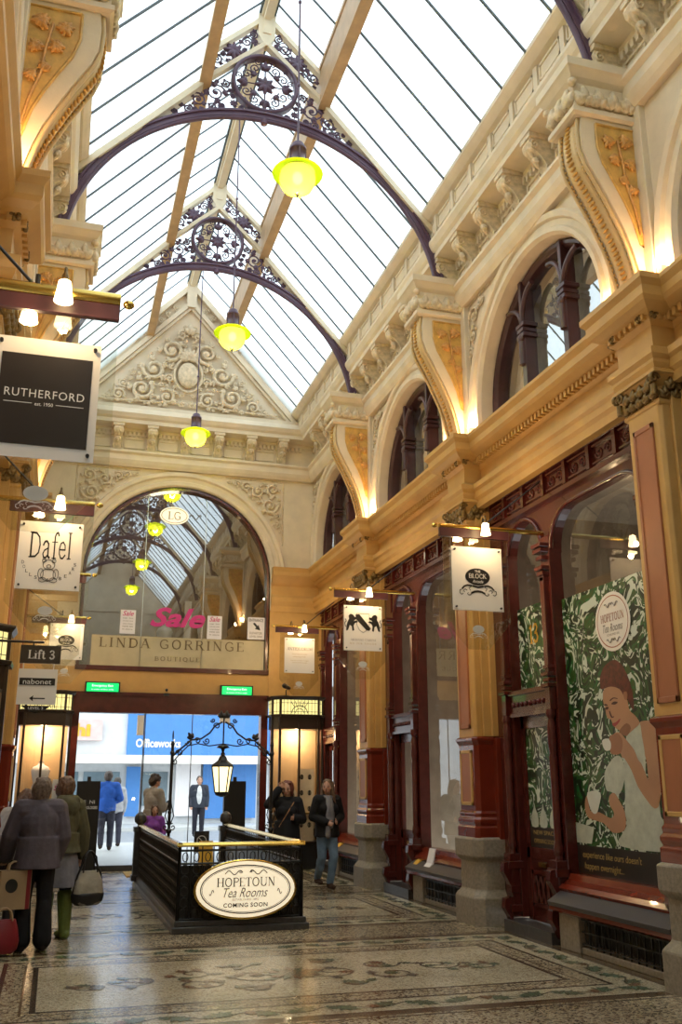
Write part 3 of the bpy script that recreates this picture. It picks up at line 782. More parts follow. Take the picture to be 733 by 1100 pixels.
# ================================================================== ROOF
G,ZG,J,ZJ,ZU,ZO,ZI=2.33,9.50,.86,11.10,11.62,12.48,11.9
ceil=struct(empty('ceiling',(XC,0,0)))
def slope(mb,x0,z0,x1,z1,y0,y1,t):
    """board following a roof slope, thickness t downwards"""
    mb.prism_y([(x0,z0),(x1,z1),(x1,z1-t),(x0,z0-t)],y0,y1)
YE=YW
for s in (1,-1):
    b=MB()
    b.add([(s*(G+.1),Y0,ZG-.1),(s*(G+.1),YE,ZG-.1),(s*J,YE,ZJ+.04),(s*J,Y0,ZJ+.04)],[(0,1,2,3)])
    b.build('glazing',M['roofglass'],ceil,(0,0,0))
    b=MB();b.add([(s*(J+.05),Y0,ZU-.03),(s*(J+.05),YE,ZU-.03),(0,YE,ZO),(0,Y0,ZO)],[(0,1,2,3)])
    b.build('ridge_glazing',M['roofglass'],ceil,(0,0,0))
    b=MB();y=Y0
    while y<YE-.1:
        slope(b,s*(G-.01),ZG-.0,s*J,ZJ+.03,y-.013,y+.013,.035);slope(b,s*J,ZU-.04,0,ZO-.01,y-.012,y+.012,.03);y+=BAY/7
    b.build('glazing_bars',M['bar'],ceil,(0,0,0))
    b=MB();b.box(s*(J-.06),s*(J+.06),Y0,YE,ZJ-.14,ZU+.02);b.box(s*(J-.08),s*(J+.08),Y0,YE,ZJ-.16,ZJ-.08);b.box(s*(J-.075),s*(J+.09),Y0,YE,ZU-.04,ZU+.04)
    b.build('purlin',M['purlin'],ceil,(0,0,0))
    b=MB();b.prism_y([(s*(G+.02),ZG+.0),(s*(G+.02),ZG-.05),(s*(G+.6),ZG-.1),(s*(G+.6),ZG+.1)],Y0,YE)
    b.build('gutter',M['buff'],ceil,(0,0,0))
b=MB();b.box(-.09,.09,Y0,YE,ZO-.16,ZO+.05);b.box(-.05,.05,Y0,YE,ZO-.22,ZO-.16)
b.build('ridge_beam',M['rafter'],ceil,(0,0,0))
b=MB();b.box(-.13,-.09,Y0,YE,ZO-.12,ZO+.0);b.box(.09,.13,Y0,YE,ZO-.12,ZO);b.build('ridge_flashing',M['bar'],ceil,(0,0,0))
R0,ZC=2.64,8.0
def truss(loc):
    r=empty('roof_truss',loc)
    b=MB();pr=[(R0+.04,-.07),(R0+.04,.07),(R0+.01,.07),(R0+.01,.04),(R0-.05,.04),(R0-.05,-.04),(R0+.01,-.04),(R0+.01,-.07)]
    rings=[]
    for i in range(49):
        a=math.radians(7+166*i/48); rings.append([(q*math.cos(a),w,ZC+q*math.sin(a)) for q,w in pr])
    b.loft(rings);b.tube([(( R0-.06)*math.cos(math.radians(7+166*i/48)),0,ZC+(R0-.06)*math.sin(math.radians(7+166*i/48))) for i in range(49)],.035,6)
    b.tube([(0,0,ZC+R0-.12),(0,0,ZC+R0-.04)],.05,8)
    b.build('arch_rib',M['iron'],r,(0,0,0))
    b=MB()
    for s in (1,-1):
        slope(b,s*(G+.15),ZG-.22,s*(J+.02),ZJ-.07,-.09,.09,.11)
        slope(b,s*(G+.15),ZG-.18,s*(J+.02),ZJ-.03,-.05,.05,.05)
        slope(b,s*(J),ZJ,0,ZI+.02,-.055,.055,.09)
        slope(b,s*(J),ZU-.08,0,ZO-.08,-.055,.055,.10)
    b.prism_y([(-.13,ZO-.1),(.13,ZO-.1),(.12,ZI+.08),(.03,ZI-.08),(-.03,ZI-.08),(-.12,ZI+.08)],-.06,.06)
    b.prism_y([(-.06,ZO-.15),(.06,ZO-.15),(.06,ZI+.12),(-.06,ZI+.12)],-.075,.075)
    b.build('rafters',M['rafter'],r,(0,0,0))
    # medallion
    b=MB();zc=11.17;rm=.46
    for w in (-.045,.045): b.tube([(rm*math.cos(2*PI*i/36),w,zc+rm*math.sin(2*PI*i/36)) for i in range(37)],.028,6)
    b.loft([[((rm+dr)*math.cos(2*PI*i/36),w,zc+(rm+dr)*math.sin(2*PI*i/36)) for dr,w in ((-.03,-.05),(-.03,.05),(.03,.05),(.03,-.05))] for i in range(37)],caps=False)
    b.build('medallion_ring',M['iron'],r,(0,0,0))
    b=MB();mp=lambda u,v,w:(u,w,v)
    def rosette(u,v,R):
        for k in range(8): leafblob(b,mp,u,v,0,R,k*PI/4)
        b.ell((u,0,v),(R*.35,.03,R*.35),8,5)
    rosette(0,zc,.15)
    for k in range(4):
        a=k*PI/2
        b.tube([mp(0,zc,0),mp(.30*math.cos(a),zc+.30*math.sin(a),0)],.012,4)
        leafblob(b,mp,.26*math.cos(a),zc+.26*math.sin(a),0,.15,a);b.ell((.37*math.cos(a),0,zc+.37*math.sin(a)),(.03,.02,.03),6,4)
        a2=a+PI/4
        for d in (1,-1):
            u=.30*math.cos(a2+d*.28);v=zc+.30*math.sin(a2+d*.28)
            b.tube([mp(x,z,0) for x,z in spiral(u,v,.085,1.5,a2+PI,d,16)],.012,4)
        leafblob(b,mp,.2*math.cos(a2),zc+.2*math.sin(a2),0,.10,a2)
        for d in (1,-1):
            u=.385*math.cos(a+d*.27);v=zc+.385*math.sin(a+d*.27);b.tube([mp(x,z,0) for x,z in spiral(u,v,.05,1.3,a2,d,12)],.010,4)
        u,v=.40*math.cos(a2),zc+.40*math.sin(a2);b.ell(mp(u,v,0),(.025,.02,.025),6,4)
    b.build('medallion_scrollwork',M['iron'],r,(0,0,0))
    # spandrel scrollwork
    b=MB()
    def rafz(x):
        x=abs(x)
        return (ZJ-.13)+(ZG-.28-(ZJ-.13))*(x-J)/(G+.15-J) if x>J else (ZJ-.1)+(ZI-.08-(ZJ-.1))*(J-x)/J
    def ins(u,v,R):
        if math.hypot(u,v-ZC)<R0+.05+R: return False
        if (rafz(u)-v)*.70<R: return False
        return math.hypot(u,v-11.17)>.50+R and u>R*.6
    CI=pack(ins,(0,2.2,10,11.85),(.15,.11,.085,.065,.05,.038,.03),5,1200)
    for s in (1,-1):
        for i,(u,v,R) in enumerate(CI):
            if i==2 or (R==.12 and i%3==0): rosette(s*u,v,R*.95);continue
            a0=i*2.4
            b.tube([mp(a,c,0) for a,c in spiral(s*u,v,R,1.8,a0,s*(1 if i%2 else -1),22)],lambda t:.016*(1-.3*t),4)
            b.ell(mp(s*u,v,0),(R*.24,.02,R*.24),6,4)
            if R>.06:
                for q in range(4): an=a0+q*1.57;leafblob(b,mp,s*u+R*.75*math.cos(an),v+R*.75*math.sin(an),0,R*.62,an+.9)
        # around the medallion foot and head
        # foot bracket between the rib and the wall
        def foot(th,dr,rr,a0,d):
            a=math.radians(th);u=(R0+dr)*math.cos(a);v=ZC+(R0+dr)*math.sin(a)
            b.tube([mp(p_,q_,0) for p_,q_ in spiral(s*u,v,rr,1.6,a0,s*d,18)],.014,4)
            for q in range(3): leafblob(b,mp,s*u+rr*.8*math.cos(q*2.1),v+rr*.8*math.sin(q*2.1),0,rr*.45,q*2.1+.8)
        for q in ((11,.15,.11,0,1),(16,.14,.10,PI,-1),(21,.13,.095,0,1),(26,.12,.085,PI,-1),(31,.10,.07,0,1),(11,.33,.09,0,-1),(36,.09,.06,PI,1)): foot(*q)
        rosette(s*2.74,8.48,.11)
        b.tube([mp(s*(R0+.02+.28*math.sin(t*PI)*.6)*math.cos(math.radians(8+32*t)),ZC+(R0+.02+.28*math.sin(t*PI)*.6)*math.sin(math.radians(8+32*t)),0) for t in [i/16 for i in range(17)]],.014,4)
    b.build('spandrel_scrollwork',M['iron'],r,(0,0,0))
    b=MB()
    for s in (1,-1):
        def ln(t,q): # t 0 at purlin..1 at ridge ; q -1..1 across
            x=J*(1-t);za=ZJ+(ZI-ZJ)*t;zb=ZU-.18+(ZO-.18-(ZU-.18))*t;return (s*x,(za+zb)/2+(zb-za)/2*q)
        u,v=ln(.46,0);rosette(u,v,.15)
        def ins2(u,v,R):
            t=1-u/J
            za=ZJ+(ZI-ZJ)*t;zb=ZU-.18+(ZO-ZU)*t
            return (v-za)*.75>R and (zb-v)*.75>R and u>.11+R and u<J-.05-R and math.hypot(u-ln(.46,0)[0]*s,v-ln(.46,0)[1])>.12+R
        for i,(u,v,R) in enumerate(pack(ins2,(.1,J,11,12.4),(.09,.07,.055,.042,.03),9,900)):
            b.tube([mp(a,c,0) for a,c in spiral(s*u,v,R,1.7,i*2.2,s*(1 if i%2 else -1),18)],.014,4)
            leafblob(b,mp,s*u-R*.8*math.cos(i*2.2),v-R*.8*math.sin(i*2.2),0,R*.7,i*2.2+4);leafblob(b,mp,s*u+R*.8*math.cos(i*2.2),v+R*.8*math.sin(i*2.2),0,R*.6,i*2.2+1)
        b.tube([mp(*ln(t,.75*math.sin(t*12)),0) for t in [i/24 for i in range(2,23)]],.009,4)
    b.build('ridge_scrollwork',M['iron'],r,(0,0,0))
    return r
t0=None
for p,lb in ((11.15,'purple iron arch truss with scroll medallion, largest whole one in view'),(15.37,'purple iron arch truss with scroll medallion, next to the carved gable'),(6.93,'purple iron arch rib cut off at the top right corner'),(2.71,'purple iron arch truss behind the camera, seen in the arched window reflection'),(-1.51,'purple iron arch truss far behind the camera, reflected in the arched window')):
    if t0 is None: t0=truss((XC,p,0));c=t0
    else: c=copy_tree(t0,None,(XC,p,0))
    tag(c,lb,'roof truss','iron roof trusses')
# pendant lamps
def pendant(loc):
    r=empty('pendant_lamp',loc)
    b=MB();b.tube([(0,0,.38),(0,0,4.1)],.012,6)
    for z in (1.2,2.4,3.4): b.ell((0,0,z),(.022,.022,.03),8,5)
    b.build('hanging_rod',M['iron'],r,(0,0,0))
    b=MB();b.lathe(0,0,[(.02,.42),(.06,.40),(.075,.38),(.08,.34),(.10,.335),(.10,.30),(.085,.295),(.085,.12),(.11,.11),(.13,.08),(.15,.05),(.02,.05)],16)
    for k in range(4):
        a=k*PI/2; b.box(.09*math.cos(a)-.008,.09*math.cos(a)+.008,.09*math.sin(a)-.008,.09*math.sin(a)+.008,.1,.32)
    b.build('lamp_cap',M['iron'],r,(0,0,0))
    b=MB();b.loft([[(q*math.cos(2*PI*i/24),q*math.sin(2*PI*i/24),z) for i in range(24)] for q,z in ((.13,.075),(.17,.07),(.22,.05),(.275,.015),(.29,-.005),(.285,-.02),(.25,.0),(.20,.02))],caps=False,smooth=True)
    b.build('glass_brim',M['yglass'],r,(0,0,0),fixn=False)
    b=MB();b.loft([[(q*math.cos(2*PI*i/24),q*math.sin(2*PI*i/24),z) for i in range(24)] for q,z in ((.17,.03),(.195,0),(.205,-.06),(.20,-.13),(.165,-.2),(.10,-.25),(.03,-.27))],caps=False,smooth=True)
    b.build('glass_globe',M['yglass'],r,(0,0,0),fixn=False)
    b=MB();b.ell((0,0,-.06),(.06,.06,.075),10,8);b.build('bulb',M['bulb'],r,(0,0,0))
    b=MB();b.ell((0,0,-.28),(.018,.018,.035),8,5);b.build('finial',M['iron'],r,(0,0,0))
    return r
l0=None
for y,z,lb in ((9.04,8.26,'yellow glass pendant lamp with purple cap, nearest and largest of the row'),(13.3,8.32,'yellow glass pendant lamp in front of the second arch truss, middle of the row'),(17.35,8.13,'yellow glass pendant lamp hanging before the carved gable, lowest in view'),(4.82,8.26,'yellow glass pendant lamp behind the camera, reflected in the arched window')):
    if l0 is None: l0=pendant((XC,y,z));c=l0
    else: c=copy_tree(l0,None,(XC,y,z))
    tag(c,lb,'lamp','yellow pendant lamps')
wf=struct(empty('wall_added_front',(0,0,0)))  # unseen end wall, added to keep sky light and its reflections out
b=MB();b.box(-3.6,7.9,Y0-.35,Y0-.05,0,9.7);b.prism_y([(XC-2.9,9.2),(XC+2.9,9.2),(XC,12.6)],Y0-.3,Y0);b.build('added_wall_face',M['cream'],wf)
b=MB();b.prism_y([(XC-1.7,.1),(XC+1.7,.1),(XC+1.7,4.9),(XC-1.7,4.9)],Y0-.05,Y0-.02);b.build('added_dark_panel',M['case_dark0'],wf)  # dark sheet on the added wall, stands in for an opening
# ================================================================== END WALL
k_=YW/18.98
def Z(z): return 1.6+(z-1.6)*k_
def Xb(x): return x*k_
wb=struct(empty('wall_back',(0,0,0)))
mpB=lambda u,v,w:(u,YW-w,v)
b=MB();cx=2.14;rw=1.90;zs=5.66
O=[(-.95,Z(3.75)),(cx-rw,Z(3.75))]+arch_pts(cx,zs,rw,36)+[(cx+rw,Z(3.75)),(5.1,Z(3.75))]
arch_board(b,mpB,O,8.0,0,-.3)
b.prism_y([(x+XC,z) for x,z in ((-2.9,9.2),(2.9,9.2),(0,12.45))],YW+.02,YW+.3)
b.prism_y([(x+XC,z) for x,z in ((-2.9,9.0),(2.9,9.0),(2.9,9.3),(-2.9,9.3))],YW-.06,YW+.3)
b.box(-.95,5.2,YW,YW+.3,8,9.1)
b.build('gable_wall',M['cream'],wb)
b=MB();b.box(-.95,.32,YW,YW+.3,3.2,Z(3.75));b.box(.32,3.98,YW,YW+.3,Z(3.26),Z(3.75));b.box(3.98,5.3,YW,YW+.3,3.25,Z(3.75));b.box(-.95,-.2,YW-.02,YW+.3,3.2,5.75);b.box(4.45,5.3,YW-.02,YW+.3,0,5.75)
b.box(4.06,4.9,YW-.03,YW+.01,3.28,5.05)
b.build('ochre_wall',M['ochre'],wb)
b=MB()
# side returns of cornice
for s in (1,-1):
    prof=[(YW+.1,5.03),(YW-.05,5.03),(YW-.05,5.15),(YW-.09,5.25),(YW-.09,5.33),(YW-.035,5.4),(YW-.035,5.58),(YW-.08,5.62),(YW-.16,5.72),(YW-.2,5.78),(YW-.2,5.86),(YW-.24,5.95),(YW+.1,5.98)]
    b.prism_x(prof,XC+s*1.95,XC+s*3)
b.build('cornice_return',M['ochre'],wb)
b=MB()
arch_sweep(b,mpB,cx,zs,[(rw+.02,-.1),(rw+.02,.02),(rw+.05,.06),(rw+.12,.07),(rw+.14,.03),(rw+.22,.04),(rw+.25,.09),(rw+.32,.10),(rw+.34,.05),(rw+.36,0)],zs+.28,40)
b.build('archivolt',M['cream'],wb)
# entablature across the end wall
b=MB();dx=lambda x:YW-(5.0-x)
prof=[(YW+.2,7.92)]+[(dx(x),z) for x,z in upp[1:15]]+[(dx(4.62),9.10),(YW+.2,9.2)]
b.prism_x(prof,-.8,5.1)
x=-.4
while x<4.7: b.box(x,x+.05,YW-.07,YW-.02,8.60,8.69);x+=.09
for k in range(6):
    xa=XC-2.1+k*.7+.14
    for z0,z1 in ((8.33,8.35),(8.53,8.55)): b.box(xa,xa+.42,YW-.045,YW-.02,z0,z1)
    for x1 in (xa,xa+.40): b.box(x1,x1+.02,YW-.045,YW-.02,8.33,8.55)
b.build('entablature',M['cream'],wb)
for k in range(7):
    m_=modillion_mb();mm=MB();mm.merge(m_,lambda x,y,z:(y,YW-(5.0-x),z))
    if k==0: me0=mm.build('modillion',M['relief'],wb);me0.location=(XC-2.1,0,0)
    else:
        c=me0.copy();COL.objects.link(c);c.location=(XC-2.1+k*.7,0,0)
# raking mouldings and tympanum relief
b=MB()
for s in (1,-1):
    for (z0,t,yy) in ((11.95,.10,.10),(11.80,.06,.06),(12.40,.12,.10)):
        x1=2.55; zz=z0-1.09*x1
        b.prism_y([(XC,z0),(XC+s*x1,zz),(XC+s*x1,zz-t*1.4),(XC,z0-t*1.4)],YW-yy,YW+.05)
b.prism_y([(XC-2.6,9.18),(XC+2.6,9.18),(XC+2.6,9.28),(XC-2.6,9.28)],YW-.12,YW)
b.prism_y([(XC-.12,12.4),(XC+.12,12.4),(XC+.10,11.75),(XC-.1,11.75)],YW-.12,YW)
b.build('raking_mouldings',M['cream'],wb)
b=MB();mp=lambda u,v,w:(XC+u,YW-.04-w,v)
TY=pack(lambda u,v,R:u>R*1.02+.02 and v-9.33>R and (11.50-1.09*u-v)*.676>R and math.hypot(u/.30,(v-10.12)/.42)>1+R*2.6,(0,2.2,9.3,11.5),(.27,.20,.15,.11,.08,.06,.045,.033),12,900)
SPD=pack(lambda u,v,R:math.hypot(u,v-zs)>rw+.40+R and u<2.13-R and v<7.84-R and v>6.4,(.8,2.2,6.4,7.9),(.20,.15,.11,.08,.055,.04,.03),4,800)
def rscroll(b,m,s,i,u,v,R,th):
    b.tube([m(p_,q_,.02) for p_,q_ in spiral(s*u,v,R*.92,1.6,(i*2.4 if s>0 else PI-i*2.4),s*(1 if i%2 else -1),18)],lambda t:th*(1-.3*t),5)
    b.ell(m(s*u,v,.02),(R*.28,.04,R*.28),7,5)
    if R>.07:
        for q in range(5):
            an=i*2.4+q*1.26;A=an if s>0 else PI-an;leafblob(b,m,s*u+R*.8*math.cos(A),v+R*.8*math.sin(A),.025,R*.5,A+s*.9)
for s in (1,-1):
    for i,(u,v,R) in enumerate(TY): rscroll(b,mp,s,i,u,v,R,.012+R*.13)
    ms=lambda a,c,w:(cx+a,YW-.01-w,c)
    for i,(u,v,R) in enumerate(SPD): rscroll(b,ms,s,i,u,v,R,.010+R*.13)
    b.tube([mp(s*x,z,.01) for x,z in ((.2,9.45),(.8,9.42),(1.4,9.40),(2.0,9.40))],.025,5)
    # outer raking strip
    for i in range(6):
        t=(i+.5)/6;u=.25+t*.95;v=12.05-1.09*u+.03
        scroll(b,mp,s*u,v,.075,0,s,0,.016)
    # spandrels beside the arch
    m2=lambda a,c,w:(cx+a,YW-w,c)
    b.tube([m2(s*.9,7.88,0),m2(s*2.17,7.88,0),m2(s*2.17,6.45,0)],.018,4)
b.ell((XC,YW-.07,10.12),(.23,.09,.30),14,10)
b.tube([mp(.30*math.cos(2*PI*i/24),10.12+.40*math.sin(2*PI*i/24),.03) for i in range(25)],.03,6)
for k in range(5): leafblob(b,mp,0,10.5,.03,.26,PI/2+(k-2)*.45)
leafblob(b,mp,0,11.1,.02,.25,PI/2)
b.build('carved_foliage',M['relief'],wb)
# big arched window
wn=struct(empty('window_21',(0,0,0)))
b=MB();zb=Z(3.75)
arch_sweep(b,mpB,cx,zs,[(rw+.02,-.25),(rw+.02,.0),(rw-.05,.0),(rw-.05,-.25)],zb,40);b.box(cx-rw-.02,cx+rw+.02,YW-.03,YW+.25,zb-.06,zb+.03)
b.build('frame',M['maroon'],wn)
ap=arch_pts(cx,zs,rw-.03,36)
b=MB();b.add([(u,YW+.12,v) for u,v in [(cx-rw+.03,zb)]+ap+[(cx+rw-.03,zb)]],[tuple(range(len(ap)+2))])
b.build('pane',M['glassm'],wn)
b=MB();
for x in (1.455,2.68): b.box(x-.006,x+.006,YW+.105,YW+.12,zb,zs+1.7)
b.build('pane_joint',M['steel'],wn)
M['frost']=pbr('frosted_film',(.50,.43,.27),.5,var=.12,nscale=2)
b=MB();b.box(.50,3.98,YW+.105,YW+.115,zb+.04,4.42);b.build('frosted_band',M['frost'],wn)
b=MB();lettering(b,'LINDA GORRINGE',(2.10,YW+.10,4.28),(1,0,0),(0,0,1),2.9,.2,serif=True,space=.16);lettering(b,'BOUTIQUE',(2.2,YW+.10,3.98),(1,0,0),(0,0,1),.9,.1,serif=True,space=.2)
b.build('shop_lettering',M['dkgold'],wn)
b=MB();lettering(b,'Sale',(2.18,YW+.10,4.83),(1,0,0),(0,0,1),1.12,.40,shear=.35,bold=.03);b.build('sale_lettering',M['magenta'],wn)
b=MB();poly(b,ellpts(0,0,.30,.19),(2.0,YW+.10,6.98),(1,0,0),(0,0,1),.002);b.build('oval_badge',M['oval_lit'],wn)
b=MB();ring2(b,(2.0,YW+.10,6.98),(1,0,0),(0,0,1),.27,.165,.012,.006);lettering(b,'LG',(2.0,YW+.10,6.98),(1,0,0),(0,0,1),.26,.18,.006,serif=True)
for s in (1,-1):
    b.tube([(2.0+s*(.32+.25*t),YW+.09,6.98+.05*math.sin(t*9)) for t in [i/10 for i in range(11)]],.008,4)
b.build('badge_lettering',M['dkgold'],wn)
def poster(name,x,z,w,h,lines,label,cat,ink='magenta',mat='paper'):
    r=empty(name,(x,YW+.095,z),label,cat)
    b=MB();b.box(-w/2,w/2,-.006,0,-h/2,h/2);b.build('sheet',M[mat],r,(0,0,0))
    for i,(t,yy,ww,hh,ik,sh) in enumerate(lines):
        b=MB();lettering(b,t,(0,-.007,yy),(1,0,0),(0,0,1),ww,hh,shear=sh,bold=.01);b.build('lettering',M[ik],r,(0,0,0))
    return r
sl=[('Sale',.17,.22,.10,'magenta',.35)]+[(t,.07-i*.055,.2,.026,'greyink',0) for i,t in enumerate(('up to','selected styles','winter dresses','now on','in store'))]
poster('sale_poster',1.18,4.70,.30,.48,sl,'white sale poster left of the magenta sale lettering','poster')
poster('sale_poster',2.93,4.66,.30,.48,sl,'white sale poster right of the magenta sale lettering','poster')
poster('entrance_notice',3.80,4.68,.36,.46,[('ENTRANCE',.17,.30,.06,'ink',0),('ELEVATOR',-.10,.26,.05,'greyink',0),('LEVEL ONE',-.17,.26,.04,'greyink',0)],'white entrance notice with black arrow at the window corner','notice')
nt_=next(o for o in bpy.data.objects if o.name.startswith('entrance_notice'))
b=MB();poly(b,[(-.07,.08),(-.03,.1),(.03,.03),(.05,.06),(.09,-.06),(-.03,-.03),(0,0)],(0,-.007,.02),(1,0,0),(0,0,1));b.build('arrow',M['ink'],nt_,(0,0,0))
# statues and things seen in the upper shop
shop=struct(empty('wall_shop',(0,0,0)));b=MB();b.box(-.5,4.9,YW+3.2,YW+3.3,3.4,8);b.box(-.5,4.9,YW+.3,YW+3.2,3.55,3.7);b.box(-.6,-.5,YW+.3,YW+3.2,3.6,8);b.box(4.9,5.0,YW+.3,YW+3.2,3.6,8);b.box(-.5,4.9,YW+.3,YW+3.2,7.95,8.05);b.build('shop_room',M['shopwall'],shop)
b=MB();b.box(2.42,2.56,YW+1.0,YW+1.1,3.7,5.35);tag(b.build('display_column',M['white'],None),'white upright column inside the upper window, beside the sale lettering','column')
def mannequin(x,y,z,label,h=1.0,mat='white'):
    r=empty('mannequin',(x,y,z),label,'mannequin')
    b=MB();b.lathe(0,0,[(.14,0),(.14,.02),(.02,.03),(.02,.45*h)],12);b.build('stand',M['steel'],r,(0,0,0))
    b=MB();b.lathe(0,0,[(.15,.42*h),(.17,.5*h),(.15,.62*h),(.12,.72*h),(.15,.85*h),(.17,.95*h),(.14,1.02*h),(.06,1.06*h),(.045,1.12*h),(.05,1.13*h)],16);b.build('torso',M[mat],r,(0,0,0));return r
mannequin(2.0,YW+.9,3.7,'pale dress form in the arched upper window, left of the white column')
# lintel, door jambs, glass screen
tr=struct(empty('door_7',(0,0,0)))
b=MB();b.box(.20,4.06,YW-.06,YW+.2,Z(2.88),Z(3.27));b.box(.20,4.06,YW-.09,YW,Z(3.2),Z(3.27));b.box(.22,.37,YW-.05,YW+.2,0,Z(2.9));b.box(3.92,4.06,YW-.05,YW+.2,0,Z(2.9));b.box(.32,.36,YW-.07,YW+.1,0,Z(2.9))
b.build('door_frame',M['maroon'],tr)
b=MB()
for x0,x1 in ((.37,1.62),(1.64,2.55),(2.57,3.92)): b.add([(x0,YW+.1,.1),(x1,YW+.1,.1),(x1,YW+.1,Z(2.88)),(x0,YW+.1,Z(2.88))],[(0,1,2,3)])
b.build('glass_leaf',M['glass'],tr)
b=MB()
for x in (1.62,1.64,2.56): b.box(x-.008,x+.008,YW+.09,YW+.11,0.05,Z(2.88))
b.box(.37,1.62,YW+.05,YW+.15,0,.10);b.build('door_fittings',M['bluestone'],tr)
b=MB();b.box(1.48,1.60,YW-.02,YW+.09,2.48,2.86);b.box(3.1,3.3,YW,YW+.09,2.74,2.88);b.build('door_closer',M['white'],tr)
b=MB();b.ell((2.0,YW-.1,Z(3.33)),(.03,.03,.03),8,6);b.box(1.95,2.05,YW-.12,YW-.04,Z(3.22),Z(3.27));tag(b.build('door_sensor',M['black'],None),'small dark motion sensor on the lintel over the exit','sensor')
for x,lb in ((.76,'green lit exit sign over the left end of the street doorway'),(3.36,'green lit exit sign over the right end of the street doorway')):
    r=empty('exit_sign',(x*k_,YW-.08,Z(3.345)),lb,'exit sign','green exit signs')
    b=MB();b.box(-.33,.33,-.04,.08,-.10,.11);b.build('casing',M['black'],r,(0,0,0))
    b=MB();b.box(-.30,.30,-.05,-.04,-.075,.085);b.build('lit_face',M['exit'],r,(0,0,0))
    b=MB();lettering(b,'Emergency Exit',(0,-.05,.03),(1,0,0),(0,0,1),.40,.055);lettering(b,'in case of fire only',(0,-.05,-.04),(1,0,0),(0,0,1),.42,.03);b.build('lettering',M['exit_w'],r,(0,0,0))
# door mat
b=MB();b.box(1.35,2.0,18.0,19.0,0,.015);M['matte']=pbr('yellow_mat',(.42,.27,.06),.8);tag(b.build('door_mat',M['matte'],None),'mustard door mat on the floor inside the street doorway','mat')
# ------------------------------------------------------------------ lit display cases
M['case_wall']=pbr('case_lining',(.60,.40,.22),.6,var=.1)
M['case_dark']=pbr('case_dark_frame',(.035,.02,.013),.3,var=.2)
def display_case(loc,w,label,depth=.55,htop=3.23,sx=1,curved=False):
    r=empty('display_case',loc,label,'display case');r.scale=(sx,1,1)
    k=.12
    def plan(z,o=0): return [(0-o,0,z),(0-o,-depth*.7-o,z),(k,-depth-o,z),(w-k,-depth-o,z),(w+o,-depth*.7-o,z),(w+o,0,z)]
    b=MB();b.loft([plan(0,.01),plan(.42,.01),plan(.45,.03),plan(.50,.03)]);b.build('base',M['black'],r,(0,0,0))
    b=MB();b.loft([plan(htop-.62),plan(htop-.36)]);b.loft([plan(htop-.38,.04),plan(htop-.34,.05),plan(htop-.33,.02)]);b.loft([plan(htop-.05,.02),plan(htop,.06),plan(htop+.02,.06),plan(htop+.03,0)])
    P=[plan(0)[i] for i in range(6)]
    for x,y,_ in P[1:5]: b.box(x-.022,x+.022,y-.022,y+.022,.45,htop)
    b.box(w/2-.02,w/2+.02,-depth-.02,-depth+.02,.5,htop-.5)
    b.build('frame',M['case_dark'],r,(0,0,0))
    b=MB()
    for (x0,y0,_),(x1,y1,_) in zip(P[:-1],P[1:]):
        b.add([(x0,y0+.0,htop-.34),(x1,y1,htop-.34),(x1,y1,htop-.05),(x0,y0,htop-.05)],[(0,1,2,3)])
    b.build('stained_glass',M['valance'],r,(0,0,0))
    b=MB()
    for (x0,y0,_),(x1,y1,_) in zip(P[:-1],P[1:]):
        L=math.hypot(x1-x0,y1-y0);n_=max(1,int(L/.07))
        for i in range(1,n_):
            t=i/n_;x=x0+(x1-x0)*t;y=y0+(y1-y0)*t
            b.tube([(x,y-.004,htop-.34),(x,y-.004,htop-.05)],.0045,4)
        for z in (htop-.28,htop-.11): b.tube([(x0,y0-.004,z),(x1,y1-.004,z)],.0045,4)
    b.tube([(w/2+.16*math.cos(a),-depth-.008,htop-.31+.15*math.sin(a)) for a in [PI*i/12 for i in range(13)]],.008,4)
    b.tube([(w/2+.09*math.cos(a),-depth-.008,htop-.31+.09*math.sin(a)) for a in [PI*i/12 for i in range(13)]],.006,4)
    for q in (-.1,-.05,.0,.05,.1): b.tube([(w/2+q,-depth-.008,htop-.2),(w/2+q*1.8,-depth-.008,htop-.08)],.006,4)
    b.build('glazing_tracery',M['black'],r,(0,0,0))
    b=MB()
    for (x0,y0,_),(x1,y1,_) in zip(P[:-1],P[1:]): b.add([(x0,y0,.5),(x1,y1,.5),(x1,y1,htop-.62),(x0,y0,htop-.62)],[(0,1,2,3)])
    b.build('pane',M['glass'],r,(0,0,0))
    b=MB();b.box(.04,w-.04,-.04,-.01,.5,htop-.62);b.build('lining',M['case_wall'],r,(0,0,0))
    return r
dc=display_case((4.08,YW-.03,0),1.02,'lit corner display case with stained glass valance, right of the street doorway')
dl=display_case((-.72,YW-.03,0),.94,'lit display case with mannequin and stained glass valance, left of the street doorway')
# near case on the left wall
dn=display_case((-1.75,10.6,0),1.2,'dark display case with stained glass valance under the lift sign at the left edge',depth=.55,htop=3.12)
